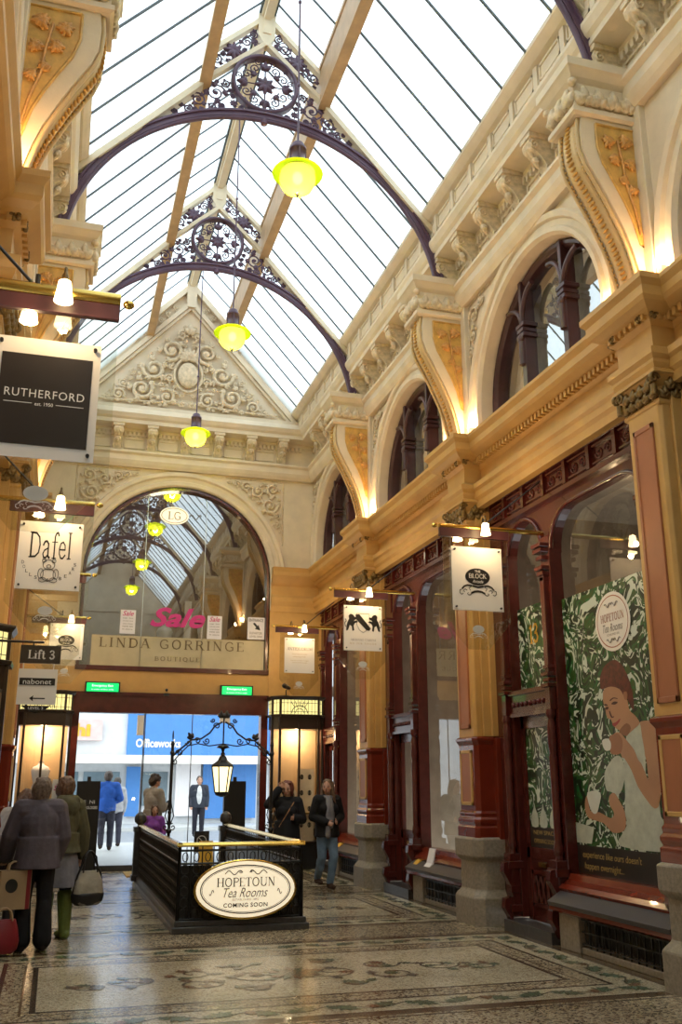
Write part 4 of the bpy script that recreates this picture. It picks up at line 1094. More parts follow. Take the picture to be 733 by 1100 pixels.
# necklace stands
for x,h,lb in ((.36,1.0,'rounded cream jewellery stand in the right display case, left one'),(.70,1.35,'tall cream panel jewellery stand in the right display case')):
    r=empty('jewellery_stand',(4.08+x,YW-.35,.5),lb,'display stand')
    b=MB()
    top=[(-.16,.0),(.16,0),(.16,h*.9),(.12,h*.97),(0,h),(-.12,h*.97),(-.16,h*.9)] if h<1.2 else [(-.17,0),(.17,0),(.17,h),(-.17,h)]
    b.prism_y(top,-.02,.02);b.build('board',M['paper2'] if 'paper2' in M else M.setdefault('paper2',pbr('cream_velvet',(.68,.52,.33),.7)),r,(0,0,0))
    b=MB()
    for i in range(2):
        for j in range(4): b.tube([(-.08+i*.16+.03*math.cos(a),-.025,.3+j*(h-.45)/3+.045*math.sin(a)) for a in [2*PI*q/10 for q in range(11)]],.007,4);b.box(-.095+i*.16,-.065+i*.16,-.03,-.02,.26+j*(h-.45)/3,.34+j*(h-.45)/3)
    b.build('pendant_card',M['ink'],r,(0,0,0))
b=MB();b.box(4.12,5.05,YW-.5,YW-.08,1.0,1.03);tag(b.build('glass_shelf',M['brass'],None),'narrow brass edged shelf inside the right display case','shelf')
mannequin(-.25,YW-.3,.9,'cream dress form in the lit left display case above the shoppers',.95,'paper')
b=MB();b.box(-.02,.20,YW-.56,YW-.55,1.25,1.65);r=b.build('sale_card',M['paper'],None);tag(r,'small white sale card in the left display case window','card')
b=MB();lettering(b,'Sale',(.09,YW-.56,1.5),(1,0,0),(0,0,1),.16,.09,shear=.3,bold=.02);b.build('lettering',M['magenta'],r)
def spotlight(loc,label,sx=1):
    r=empty('spotlight',loc,label,'spotlight');r.scale=(sx,1,1)
    b=MB();b.tube([(0,0,0),(0,0,.12),(.05,-.04,.16)],.012,6);b.box(-.05,.05,-.04,.04,0,.02);b.build('arm',M['black'],r,(0,0,0))
    b=MB();b.cap((.05,-.04,.16),(-.06,-.1,.20),.035,.05,10);b.build('head',M['black'],r,(0,0,0))
spotlight((4.35,YW-.4,3.26),'small black spotlight on top of the right display case')
spotlight((-.85,10.25,3.15),'small black spotlight on top of the dark case at the left edge')
# ================================================================== HANGING SIGNS
def block_logo(c,w,inkname,parent,inv='white'):
    b=MB();poly(b,ellpts(0,0,w*.34,w*.22),c,(1,0,0),(0,0,1),.003)
    def band(pts,wd):
        P=[(q[0]*w,q[1]*w) for q in pts];L=[];R=[]
        for i,(x,y) in enumerate(P):
            a_=P[max(0,i-1)];c_=P[min(len(P)-1,i+1)];d=Vector((c_[0]-a_[0],c_[1]-a_[1])).normalized();L.append((x-d.y*wd*w/2,y+d.x*wd*w/2));R.append((x+d.y*wd*w/2,y-d.x*wd*w/2))
        for i in range(len(P)-1): poly(b,[R[i],R[i+1],L[i+1],L[i]],c,(1,0,0),(0,0,1),.003)
    band([(-.16,-.24),(0,-.27),(.16,-.24)],.05);band([(-.19,-.43),(-.1,-.385),(0,-.37),(.1,-.385),(.19,-.43)],.05)
    for s in (-1,1):
        band([(s*.44,-.33),(s*.38,-.26),(s*.29,-.225),(s*.17,-.235)],.045);band([(s*.17,-.25),(s*.25,-.30),(s*.21,-.36)],.018)
        band([(s*.19,-.43),(s*.20,-.47),(s*.26,-.48),(s*.30,-.45),(s*.27,-.42)],.022);band([(s*.30,-.36),(s*.36,-.33),(s*.40,-.37),(s*.37,-.41)],.02)
        band([(s*.45,-.34),(s*.50,-.36),(s*.505,-.43),(s*.46,-.47),(s*.41,-.45)],.022)
    b.build('emblem',M[inkname],parent)
    b=MB();lettering(b,'BLOCK',(c[0],c[1],c[2]+w*.02),(1,0,0),(0,0,1),w*.5,w*.13,.006,serif=True,bold=.4);lettering(b,'THE',(c[0],c[1],c[2]+w*.14),(1,0,0),(0,0,1),w*.16,w*.06,.006,bold=.02)
    lettering(b,'Arcade',(c[0],c[1],c[2]-w*.12),(1,0,0),(0,0,1),w*.3,w*.08,.006,shear=.3)
    b.build('emblem_lettering',M[inv],parent)
def lamp_pair(r,x,y,z,dx):
    for i,(xx,dy) in enumerate(((x,-.16),(x-dx,.16))):
        b=MB();b.tube([(xx,y,z+.03),(xx,y+dy*.5,z+.14),(xx,y+dy,z+.12),(xx,y+dy,z+.05)],.010,6);b.lathe(xx,y+dy,[(.012,z+.09),(.02,z+.07),(.02,z+.03)],8);a=b.build('lamp_arm',M['bronze'],r)
        b=MB();b.loft([[(xx+q*math.cos(2*PI*k/12),y+dy+q*math.sin(2*PI*k/12),z+zz) for k in range(12)] for q,zz in ((.022,.04),(.036,.03),(.042,-.02),(.052,-.08),(.056,-.095),(.045,-.09),(.03,-.02))],smooth=True);b.build('lamp_shade',M['lit_lamp'],a)
SIGNLIGHTS=[]
def sign(side_,y,zbar,xl,xr,z0,z1,label,board,beam,rod_x,big=1.0,thin=False,wire=True):
    r=empty('hanging_sign',(0,0,0),label,'sign')
    tip=beam[0] if side_>0 else beam[1]
    b=MB();b.tube([(rod_x,y,zbar+(.02 if big>1 else 0)),(tip,y,zbar+(.02 if big>1 else 0))],.028*(1.5 if big>1 else 1),12);
    s=-1 if side_>0 else 1
    b.ell((tip+s*.05,y,zbar),(.035,.028,.028),10,8);b.lathe(0,0,[(.001,-9),(.0011,-9.01)],3) if False else None
    b.build('brass_tube',M['brass'],r)
    b=MB();b.box(beam[0],beam[1],y-.022,y+.022,zbar-.12,zbar-.02);b.build('timber_beam',M['maroon2'],r,bev=.004)
    b=MB()
    wx=(xl+xr)/2
    if wire: b.tube([(wx+(.1 if side_>0 else -.1),y,zbar+.03),(rod_x,y,zbar+.62)],.010,6)
    b.tube([(wx+(.1 if side_>0 else -.1),y,zbar),(wx+(.1 if side_>0 else -.1),y,zbar+.12)],.016,6)
    b.build('stay_rod',M['black'],r)
    b=MB();b.box(xl,xr,y-.03,y-.018,z0,z1);bo=b.build('board',M['white'],r)
    b=MB()
    for xx in (xl+.035,xr-.035):
        for zz in (z0+.035,z1-.035): b.tube([(xx,y-.05,zz),(xx,y,zz)],.011,8)
    b.build('stand_off',M['ink'],r)
    gx0,gx1=xl-.09,xr+.09;gm=(gx0+gx1)/2
    b=MB();b.prism_y([(gx0,zbar-.1),(gx1,zbar-.1),(gx1,z0-.12),(gm+.12,z0-.42),(gm-.12,z0-.42),(gx0,z0-.12)],y+.0,y+.008);gp=b.build('glass_plaque',M['plaque'],r);block_logo((gm,y,z0-.20),.2,'etch',gp,'etch')
    lamp_pair(r,wx+.06,y,zbar-.02,.2)
    SIGNLIGHTS.append((wx+.06,y-.22,zbar-.10));SIGNLIGHTS.append((wx-.14,y+.2,zbar-.14))
    board(bo,(wx,y-.03,(z0+z1)/2),xr-xl,z1-z0)
    return r
M['etch']=pbr('etched_glass',(.62,.60,.55),.6,var=.05)
M['plaque']=glass('plaque_glass',(.90,.91,.88))
def b_block(r,c,w,h): block_logo((c[0],c[1],c[2]+.02),w*.72,'ink',r)
def b_ruth(r,c,w,h):
    b=MB();b.box(c[0]-w*.425,c[0]+w*.425,c[1]-.004,c[1],c[2]-h*.40,c[2]+h*.36);b.build('black_panel',M['charcoal'],r)
    b=MB();q=(c[0],c[1]-.004,c[2]+.02);lettering(b,'RUTHERFORD',(q[0],q[1],q[2]+.0),(1,0,0),(0,0,1),w*.74,.05,space=1.12)
    lettering(b,'est. 1950',(q[0],q[1],q[2]-.062),(1,0,0),(0,0,1),w*.17,.022,bold=.01)
    for s in (-1,1): poly(b,[(s*w*.11,-.062),(s*w*.37,-.062),(s*w*.37,-.058),(s*w*.11,-.058)][::s],q,(1,0,0),(0,0,1))
    b.build('lettering',M['whiteink'],r)
def b_dafel(r,c,w,h):
    b=MB();lettering(b,'Dafel',(c[0],c[1],c[2]+h*.16),(1,0,0),(0,0,1),w*.66,h*.42,serif=True,bold=-.25)
    for i,ch in enumerate('DOLLS & BEARS'):
        if ch==' ': continue
        a=PI+PI*(i+.5)/13
        lettering(b,ch,(c[0]+w*.41*math.cos(a),c[1],c[2]-h*.08+h*.28*math.sin(a)),(1,0,0),(0,0,1),.024 if ch!='&' else .03,.032)
    # sketched bear outline
    for (u,v,rx,ry) in ((0,-.10,.055,.05),(-.045,-.06,.018,.018),(.045,-.06,.018,.018),(0,-.115,.02,.016),(0,-.20,.07,.06),(-.07,-.19,.025,.05),(.07,-.19,.025,.05),(-.05,-.25,.035,.022),(.05,-.25,.035,.022)):
        b.tube([(c[0]+u+rx*math.cos(t),c[1]-.003,c[2]+v+.01+ry*math.sin(t)) for t in [2*PI*k/14 for k in range(15)]],.0025,4)
    b.build('lettering',M['ink'],r)
def b_lions(r,c,w,h):
    b=MB()
    for s in (-1,1):
        L=[(.14,-.10),(.17,-.11),(.18,-.04),(.21,-.02),(.24,-.10),(.27,-.11),(.26,-.02),(.24,.04),(.22,.07),(.23,.12),(.20,.15),(.16,.14),(.13,.10),(.10,.11),(.09,.08),(.13,.06),(.15,.04),(.10,.05),(.08,.03),(.13,.01),(.15,-.03)]
        P=[(s*a,q+.06) for a,q in L]
        poly(b,P if s<0 else P[::-1],c,(1,0,0),(0,0,1),.003)
        b.tube([(c[0]+s*x_,c[1]-.004,c[2]+z_) for x_,z_ in ((.24,0),(.28,.02),(.29,.07),(.265,.10),(.28,.13))],.006,4)
    poly(b,[(-.12,.20),(-.06,.21),(.12,.0),(.10,-.04),(.05,-.03),(-.11,.13)],c,(1,0,0),(0,0,1),.004)
    for pts in ([(-.1,.22),(.1,.22),(.1,.05),(.06,-.03),(0,-.07),(-.06,-.03),(-.1,.05),(-.1,.22)],): b.tube([(c[0]+x_,c[1]-.003,c[2]+z_) for x_,z_ in pts],.003,4)
    b.build('crest',M['ink'],r)
    b=MB();lettering(b,'ARMANI CARINI',(c[0],c[1],c[2]-.18),(1,0,0),(0,0,1),.40,.035,serif=True,space=.05);b.build('lettering',M['greyink'],r)
    b=MB();lettering(b,'MASTER TAILOR',(c[0],c[1],c[2]-.235),(1,0,0),(0,0,1),.42,.025,serif=True,space=.3);b.build('sub_lettering',M['goldink'],r)
def b_antiq(r,c,w,h):
    b=MB();lettering(b,'ANTIQUORUM',(c[0],c[1],c[2]+.12),(1,0,0),(0,0,1),.5,.07,serif=True);b.build('lettering',M['dkgold'],r)
    b=MB()
    for z,ww in ((.02,.3),(-.03,.26),(-.1,.36),(-.14,.30)): lettering(b,'FINE ANTIQUE JEWELLERY' if z>-.05 else 'watches and silver bought',(c[0],c[1],c[2]+z),(1,0,0),(0,0,1),ww,.022)
    b.build('small_lettering',M['goldink'],r)
PX=lambda x,k:x
sign(1,9.4,4.34,4.01,4.61,3.40,4.11,'white square arcade emblem sign on the right wall, between upper pillar and tea room poster',b_block,(3.88,4.72),5.16)
sign(1,13.57,4.42,4.01,4.61,3.50,4.18,'white square sign with two black lions on the right wall',b_lions,(3.86,4.72),5.16)
sign(1,17.75,4.50,4.06,4.65,3.61,4.28,'white hanging sign with faint bronze lettering above the right display case',b_antiq,(3.88,4.74),5.16)
sign(-1,5.35,4.40,-.52,.075,3.36,4.09,'large white sign with black lettered panel hanging at the left edge, closest one',b_ruth,(-.62,.165),-.9,big=1.25)
sign(-1,9.4,4.27,-.505,.09,3.38,4.05,'white hanging doll and bear shop sign on the left wall',b_dafel,(-.62,.18),-.9)
sign(-1,17.6,4.46,-.27,.31,3.70,4.34,'white arcade emblem sign on the left wall, beside the arched window corner',b_block,(-.6,.34),-.9)
# bare bracket on the left wall with only its etched plaque
r=empty('hanging_bracket',(0,0,0),'bare brass bracket with etched glass plaque behind the doll and bear sign','bracket')
b=MB();b.tube([(-.9,13.57,4.42),(.28,13.57,4.42)],.024,10);b.ell((.33,13.57,4.42),(.035,.03,.03),10,8);b.build('brass_tube',M['brass'],r)
b=MB();b.box(-.6,.22,13.55,13.59,4.30,4.40);b.build('timber_beam',M['maroon2'],r)
lamp_pair(r,-.12,13.57,4.40,.2)
b=MB();b.prism_y([(-.55,4.3),(.2,4.3),(.2,3.3),(-.05,3.05),(-.3,3.05),(-.55,3.3)],13.57,13.578);b.build('glass_plaque',M['plaque'],r)
SIGNLIGHTS.append((-.12,13.35,4.3))
# lift sign, direction panel
r=empty('lift_sign',(0,0,0),'black lift 3 sign with white lettering at the left edge','sign')
b=MB();b.box(-.42,-.03,9.98,10.02,2.745,2.925);b.tube([(-.9,10,2.96),(-.2,10,2.96)],.014,6);b.tube([(-.3,10,2.92),(-.3,10,2.96)],.01,6);b.build('board',M['charcoal'],r)
b=MB();lettering(b,'Lift 3',(-.215,9.98,2.835),(1,0,0),(0,0,1),.26,.10,serif=True,bold=.35);b.build('lettering',M['whiteink'],r)
r=empty('direction_sign',(0,0,0),'white panel with left arrow hanging under the lift 3 sign','sign')
b=MB();b.box(-.42,-.045,9.99,10.01,2.34,2.69);
for x in (-.38,-.09): b.tube([(x,10,2.68),(x,10,2.75)],.006,5)
b.build('panel',M['white'],r)
b=MB();b.box(-.405,-.065,9.985,9.99,2.53,2.60);poly(b,[(-.07,0),(-.03,.03),(-.035,.006),(.08,.006),(.08,-.006),(-.035,-.006),(-.03,-.03)],(-.23,9.99,2.40),(1,0,0),(0,0,1));b.prism_y([(-.37,2.33),(-.09,2.33),(-.14,2.29),(-.23,2.25),(-.32,2.29)],9.985,10.0);b.build('black_strip',M['ink'],r)
b=MB();lettering(b,'nabonet',(-.235,9.985,2.565),(1,0,0),(0,0,1),.27,.05);lettering(b,'LEVEL 3',(-.23,9.984,2.305),(1,0,0),(0,0,1),.14,.025);b.build('lettering',M['whiteink'],r)
# ================================================================== TEA ROOM POSTER in the near window
MR=lambda u,v,w=0:(5.285-w,u,v)   # u = world y, v = z
r=empty('window_poster',(0,0,0),'large green leaf print poster of a woman in white holding a tea cup','poster')
b=MB();b.prism_x([(7.30,.95),(9.29,.95),(9.29,3.56),(7.30,3.56)],5.285,5.292);b.build('leaf_print',M['leafprint'],r)
b=MB();b.prism_x([(7.30,.68),(9.29,.68),(9.29,.98),(7.30,.98)],5.283,5.292);b.build('caption_band',M['charcoal'],r)
def L2(mb,s,u,v,w,h,lift=.004,**k): lettering(mb,s,(5.285,u,v),(0,-1,0),(0,0,1),w,h,lift,**k)
b=MB();L2(b,"experience like ours doesn't",8.66,.885,1.05,.085,shear=.1);L2(b,'happen overnight...',8.80,.775,.72,.085,shear=.1);b.build('caption_lettering',M['goldink'],r)
M['skin_print']=pbr('printed_skin',(.42,.22,.12),.35,var=.08)
M['skin_print2']=pbr('printed_skin_tone',(.30,.13,.065),.35,var=.08)
M['hair_print']=pbr('printed_auburn_hair',(.10,.018,.012),.35,var=.5,nscale=20)
M['cup_print']=pbr('printed_cup',(.62,.64,.58),.3,var=.08)
M['dress_print']=pbr('printed_white_dress',(.47,.50,.42),.35,var=.15,nscale=10)
M['line_print']=pbr('printed_features',(.06,.015,.01),.4)
def shape(name,mat,polys,lift):
    b=MB()
    for P in polys: b.add([(5.285-lift,u,v) for u,v in P],[tuple(range(len(P)))])
    b.build(name,M[mat],r)
def sm(P,n=4):
    out=[]
    m=len(P)
    for i in range(m):
        p0,p1,p2,p3=P[i-1],P[i],P[(i+1)%m],P[(i+2)%m]
        for k in range(n):
            t=k/n;out.append(tuple(.5*((2*p1[j])+(-p0[j]+p2[j])*t+(2*p0[j]-5*p1[j]+4*p2[j]-p3[j])*t*t+(-p0[j]+3*p1[j]-3*p2[j]+p3[j])*t**3) for j in (0,1)))
    return out
PP={'hair':[(8.62, 2.52), (8.62, 2.62), (8.54, 2.72), (8.41, 2.77), (8.3, 2.77), (8.19, 2.7), (8.12, 2.6), (8.07, 2.49), (8.05, 2.36), (8.06, 2.27), (8.11, 2.3), (8.15, 2.37), (8.21, 2.4), (8.27, 2.48), (8.42, 2.52), (8.56, 2.51)],'face':[(8.56, 2.5), (8.42, 2.52), (8.27, 2.48), (8.21, 2.41), (8.15, 2.36), (8.13, 2.27), (8.04, 2.21), (7.98, 2.14), (8.08, 2.09), (8.24, 2.03), (8.31, 2.08), (8.39, 2.11), (8.44, 2.15), (8.47, 2.2), (8.54, 2.23), (8.56, 2.32), (8.59, 2.4)],'upper_arm':[(8.0, 2.14), (7.82, 2.15), (7.73, 2.09), (7.7, 1.97), (7.7, 1.82), (7.72, 1.65), (7.74, 1.52), (7.78, 1.42), (7.86, 1.37), (7.92, 1.46), (7.92, 1.59), (7.92, 1.76), (7.95, 1.89), (7.97, 2.02)],'forearm':[(7.86, 1.37), (7.99, 1.46), (8.1, 1.57), (8.18, 1.71), (8.28, 1.82), (8.32, 1.83), (8.36, 1.88), (8.52, 1.88), (8.51, 2.0), (8.41, 2.07), (8.31, 2.06), (8.22, 1.99), (8.11, 1.9), (8.05, 1.8), (8.0, 1.76), (7.9, 1.59), (7.78, 1.42)],'hand':[(8.52, 2.03), (8.41, 2.06), (8.34, 2.05), (8.29, 1.98), (8.33, 1.88), (8.44, 1.86), (8.52, 1.89)],'neck':[(8.33, 2.09), (8.2, 2.15), (8.13, 2.1), (8.21, 2.03), (8.29, 2.05)],'dress':[(8.22, 2.04), (8.08, 2.13), (7.98, 2.14), (7.96, 2.01), (7.94, 1.88), (7.94, 1.77), (7.95, 1.66), (7.92, 1.52), (7.86, 1.37), (7.78, 1.42), (7.77, 1.3), (7.67, 1.23), (7.59, 1.12), (7.61, 1.01), (8.48, 1.01), (8.34, 1.2), (8.35, 1.33), (8.32, 1.51), (8.3, 1.8), (8.25, 1.89)],'napkin':[(8.5, 1.82), (8.38, 1.85), (8.31, 1.79), (8.3, 1.66), (8.37, 1.53), (8.46, 1.48), (8.57, 1.51), (8.65, 1.53), (8.66, 1.69)],'left_arm':[(8.6, 1.47), (8.51, 1.5), (8.44, 1.44), (8.35, 1.33), (8.35, 1.2), (8.43, 1.14), (8.6, 1.13), (8.75, 1.21), (9.02, 1.25), (9.08, 1.35), (9.05, 1.45), (9.0, 1.46), (8.98, 1.32), (8.8, 1.31), (8.61, 1.26), (8.54, 1.31), (8.61, 1.39)],'cup':[(9.01, 1.5), (8.76, 1.5), (8.81, 1.36), (8.86, 1.3), (8.93, 1.3), (8.99, 1.37)],'upcup':[(8.66, 2.0), (8.56, 2.02), (8.5, 1.98), (8.52, 1.91), (8.62, 1.91)],'brow':[(8.46, 2.39), (8.4, 2.41), (8.33, 2.4), (8.32, 2.39), (8.39, 2.4), (8.45, 2.38)],'eye':[(8.44, 2.35), (8.39, 2.37), (8.32, 2.36), (8.37, 2.34)],'eye2':[(8.56, 2.31), (8.53, 2.33), (8.49, 2.32), (8.52, 2.3)],'brow2':[(8.58, 2.35), (8.54, 2.36), (8.5, 2.34), (8.54, 2.34)],'nose':[(8.49, 2.28), (8.47, 2.28), (8.44, 2.23), (8.41, 2.23), (8.41, 2.22), (8.46, 2.22)],'lips':[(8.45, 2.16), (8.38, 2.17), (8.3, 2.2), (8.32, 2.17), (8.37, 2.14), (8.42, 2.13)],'ear':[(8.21, 2.44), (8.16, 2.45), (8.14, 2.42), (8.16, 2.37), (8.2, 2.38)],}
M['shade_print']=pbr('printed_darker_skin',(.24,.10,.05),.35)
M['lip_print']=pbr('printed_lips',(.30,.03,.03),.35)
shape('hair','hair_print',[sm(PP['hair'],3)],.002)
shape('upper_arm','skin_print',[sm(PP['upper_arm'],3)],.0025)
shape('dress','dress_print',[sm(PP['dress'],3)],.003)
shape('face','skin_print',[sm(PP['face'],3)],.004)
shape('neck_tone','shade_print',[sm(PP['neck'],3)],.0045)
shape('napkin','dress_print',[sm(PP['napkin'],3)],.0045)
shape('forearm','skin_print',[sm(PP['forearm'],3)],.005)
shape('left_arm','skin_print',[sm(PP['left_arm'],3)],.0055)
shape('hand','skin_print2',[sm(PP['hand'],3)],.006)
shape('tea_cup','cup_print',[sm(PP['cup'],3)],.0065);shape('raised_cup','cup_print',[sm(PP['upcup'],3)],.0065)
shape('ear','skin_print2',[sm(PP['ear'],3)],.005)
shape('lips','lip_print',[sm(PP['lips'],3)],.006)
shape('face_lines','line_print',[sm(PP[k],3) for k in ('brow','brow2','eye','eye2','nose')],.006)
shape('table_cloth','dress_print',[[(9.29,1.0),(9.0,1.0),(8.93,1.16),(9.29,1.2)]],.0035)
r2=empty('roundel_sticker',(0,0,0),'white round tea room roundel on the green window poster','sticker')
b=MB();poly(b,ellpts(0,0,.32,.30,36),(5.28,8.30,3.16),(0,-1,0),(0,0,1),.002);b.build('disc',M['white'],r2)
b=MB();ring2(b,(5.28,8.30,3.16),(0,-1,0),(0,0,1),.285,.265,.01,.004);
L2(b,'HOPETOUN',8.30,3.205,.42,.085,.010,serif=True);b.build('lettering',M['redink'],r2)
b=MB();L2(b,'Tea Rooms',8.30,3.10,.36,.08,.010,shear=.35);L2(b,'ESTABLISHED 1892',8.30,3.03,.22,.022,.010)
for s in (-1,1):
    for z in (3.33,2.97): b.tube([(5.274,8.30+s*t*.12,z+.02*math.sin(t*9)) for t in [i/8 for i in range(9)]],.006,4)
b.build('small_lettering',M['greyink'],r2)
r=empty('window_poster',(0,0,0),'narrow green leaf print with gold 13 in the window left of the large poster','poster')
b=MB();b.prism_x([(9.5,2.62),(10.45,2.62),(10.45,3.62),(9.5,3.62)],5.285,5.292);b.build('leaf_print',M['leafprint'],r)
b=MB();L2(b,'13',9.98,3.28,.22,.24,.004,serif=True,bold=.2);b.build('number',M['goldnum'] if 'goldnum' in M else M.setdefault('goldnum',pbr('gold_number',(.75,.42,.04),.4)),r)
r=empty('door_poster',(0,0,0),'dark leaf print with tea cups on the shop door glass','poster')
b=MB();b.prism_x([(9.6,.92),(10.28,.92),(10.28,2.20),(9.6,2.20)],5.262,5.267);b.build('leaf_print',M['leafprint'],r)
b=MB();b.prism_x([(9.6,.90),(10.28,.90),(10.28,1.12),(9.6,1.12)],5.258,5.266);b.build('caption_band',M['charcoal'],r)
b=MB();lettering(b,'NEW SPACE',(5.256,9.94,1.06),(0,-1,0),(0,0,1),.5,.045);lettering(b,'OPENING SOON',(5.256,9.94,.97),(0,-1,0),(0,0,1),.5,.045);b.build('lettering',M['goldink'],r)
b=MB()
for y in (9.72,9.95,10.15): b.add([(5.257,y+a,1.12+c) for a,c in sm([(-.07,.0),(.07,0),(.09,.08),(.05,.16),(.02,.2),(0,.26),(-.02,.2),(-.05,.16),(-.09,.08)],2)],[tuple(range(18))])
b.build('printed_teapots',M['dress_print'],r)
# small notices on the middle bay sill
for y,w,lb,mt in ((12.9,.22,'green and white leaflet stand on the sill of the second right shopfront','paper'),(13.35,.14,'small yellow tag on the sill of the second right shopfront','goldnum'),(17.3,.2,'small yellow card on the sill of the farthest right shopfront','goldnum')):
    b=MB();b.prism_y([(4.98,.44),(5.06,.52),(5.10,.72 if w>.2 else .56),(5.09,.72 if w>.2 else .56),(5.04,.53),(4.96,.45)],y-w/2,y+w/2);tag(b.build('leaflet',M[mt],None,(0,0,0)),lb,'leaflet')
# ================================================================== STAIR ENCLOSURE
XA,XBB,YA_,YF=1.42,2.83,11.30,16.6
r=empty('stair_balustrade',(0,0,0),'black iron stairwell balustrade with brass handrail on a bluestone kerb','balustrade')
b=MB();b.box(XA-.06,XBB+.08,YA_-.08,YA_+.06,0,.07);b.box(XA-.06,XA+.08,YA_,YF+.2,0,.07);b.box(XBB-.06,XBB+.08,YA_,YF+.2,0,.07)
b.box(XA-.03,XBB+.05,YA_-.04,YA_+.04,.07,.13);b.box(XA-.03,XA+.05,YA_,YF,.07,.13);b.box(XBB-.03,XBB+.05,YA_,YF,.07,.13);b.build('kerb',M['bluestone'],r,bev=.006)
def rail(mb,x0,y0,x1,y1,z,w,h):
    d=Vector((x1-x0,y1-y0)).normalized();n=Vector((-d.y,d.x))
    pr=[(-w,0),(w,0),(w*1.1,h*.4),(w*.6,h),(-w*.6,h),(-w*1.1,h*.4)]
    mb.loft([[(x+n.x*a,y+n.y*a,z+c) for a,c in pr] for x,y in ((x0-d.x*w,y0-d.y*w),(x1+d.x*w,y1+d.y*w))])
b=MB();rail(b,XA,YA_,XBB,YA_,.90,.032,.045);rail(b,XA,YA_,XA,YF,.90,.032,.045);rail(b,XBB,YA_,XBB,YF,.90,.032,.045);b.build('brass_handrail',M['brass'],r)
b=MB()
def panel(x0,y0,x1,y1):
    L=math.hypot(x1-x0,y1-y0);dx,dy=(x1-x0)/L,(y1-y0)/L
    P=lambda t,z,o=0:(x0+dx*t-dy*o,y0+dy*t+dx*o,z)
    for z in (.14,.72,.86): b.tube([P(0,z),P(L,z)],.012,4)
    for t in (0,L): b.tube([P(t,.07),P(t,.9)],.022,6)
    n=int(L/.12)
    for i in range(1,n): b.tube([P(L*i/n,.14),P(L*i/n,.9)],.007,4)
    for i in range(n):
        t=L*(i+.5)/n
        for k in range(5):
            z=.2+k*.115;b.tube([P(t+.045*math.cos(a),z+.05*math.sin(a)) for a in [2*PI*q/8 for q in range(9)]],.006,4)
        b.tube([P(t+.03*math.cos(a),.79+.05*math.sin(a)) for a in [2*PI*q/8 for q in range(9)]],.006,4)
panel(XA,YA_,XA,YF);panel(XBB,YA_,XBB,YF);panel(XA,YA_,XBB,YA_)
b.build('iron_panels',M['black'],r)
b=MB();b.box(XA+.03,XBB-.03,YA_+.02,YA_+.035,.1,.70);b.box(XA+.02,XA+.03,YA_,YF,.1,.70);b.box(XBB-.03,XBB-.02,YA_,YF,.1,.70);b.build('backing_sheet',M['black'],r)
for x in (XA,XBB):
    b=MB();b.box(x-.09,x+.09,YF-.09,YF+.09,.07,.85);b.box(x-.11,x+.11,YF-.11,YF+.11,.07,.16);b.box(x-.105,x+.105,YF-.105,YF+.105,.82,.90);b.lathe(x,YF,[(.05,.9),(.04,.93),(.09,.97),(.10,1.02),(.085,1.08),(.04,1.12),(.015,1.13)],14);b.build('newel_post',M['bluestone'],r,bev=.004)
# oval sign
r=empty('oval_sign',(0,0,0),'lit oval tea rooms coming soon sign on the front of the stair balustrade','sign')
oc=(2.16,YA_-.12,.45)
b=MB();b.loft([[(oc[0]+(.585-d)*math.cos(t),y,oc[2]+(.315-d)*math.sin(t)) for t in [2*PI*k/48 for k in range(48)]] for d,y in ((0,YA_-.04),(0,YA_-.115),(.01,YA_-.12),(.03,YA_-.12))]);b.build('brass_rim',M['brass'],r)
b=MB();poly(b,ellpts(0,0,.56,.295,48),oc,(1,0,0),(0,0,1),.002);b.build('face',M['oval_lit'],r)
b=MB();ring2(b,oc,(1,0,0),(0,0,1),.515,.258,.012,.004);ring2(b,oc,(1,0,0),(0,0,1),.495,.24,.005,.004)
lettering(b,'HOPETOUN',(oc[0],oc[1],oc[2]+.075),(1,0,0),(0,0,1),.66,.10,.005,serif=True);lettering(b,'COMING SOON',(oc[0],oc[1],oc[2]-.165),(1,0,0),(0,0,1),.50,.045,.005,bold=.02,space=1.1)
for s in (-1,1):
    b.tube([(oc[0]+s*(.04+.2*t),oc[1]-.004,oc[2]+.175+.022*math.sin(t*10)) for t in [i/14 for i in range(15)]],.005,4)
    b.tube([(oc[0]+s*(.06+a),oc[1]-.004,oc[2]+.185+c) for a,c in spiral(0,0,.02,1.2,0,s,8)],.004,4)
    b.tube([(oc[0]+s*(.36+.05*t),oc[1]-.004,oc[2]-.03+.03*math.sin(t*6)) for t in [i/8 for i in range(9)]],.004,4)
b.build('lettering',M['ink'],r)
b=MB();lettering(b,'Tea Rooms',(oc[0],oc[1],oc[2]-.035),(1,0,0),(0,0,1),.50,.10,.005,shear=.4);lettering(b,'ESTABLISHED 1892',(oc[0],oc[1],oc[2]-.108),(1,0,0),(0,0,1),.30,.022,.005);b.build('script_lettering',M['greyink'],r)
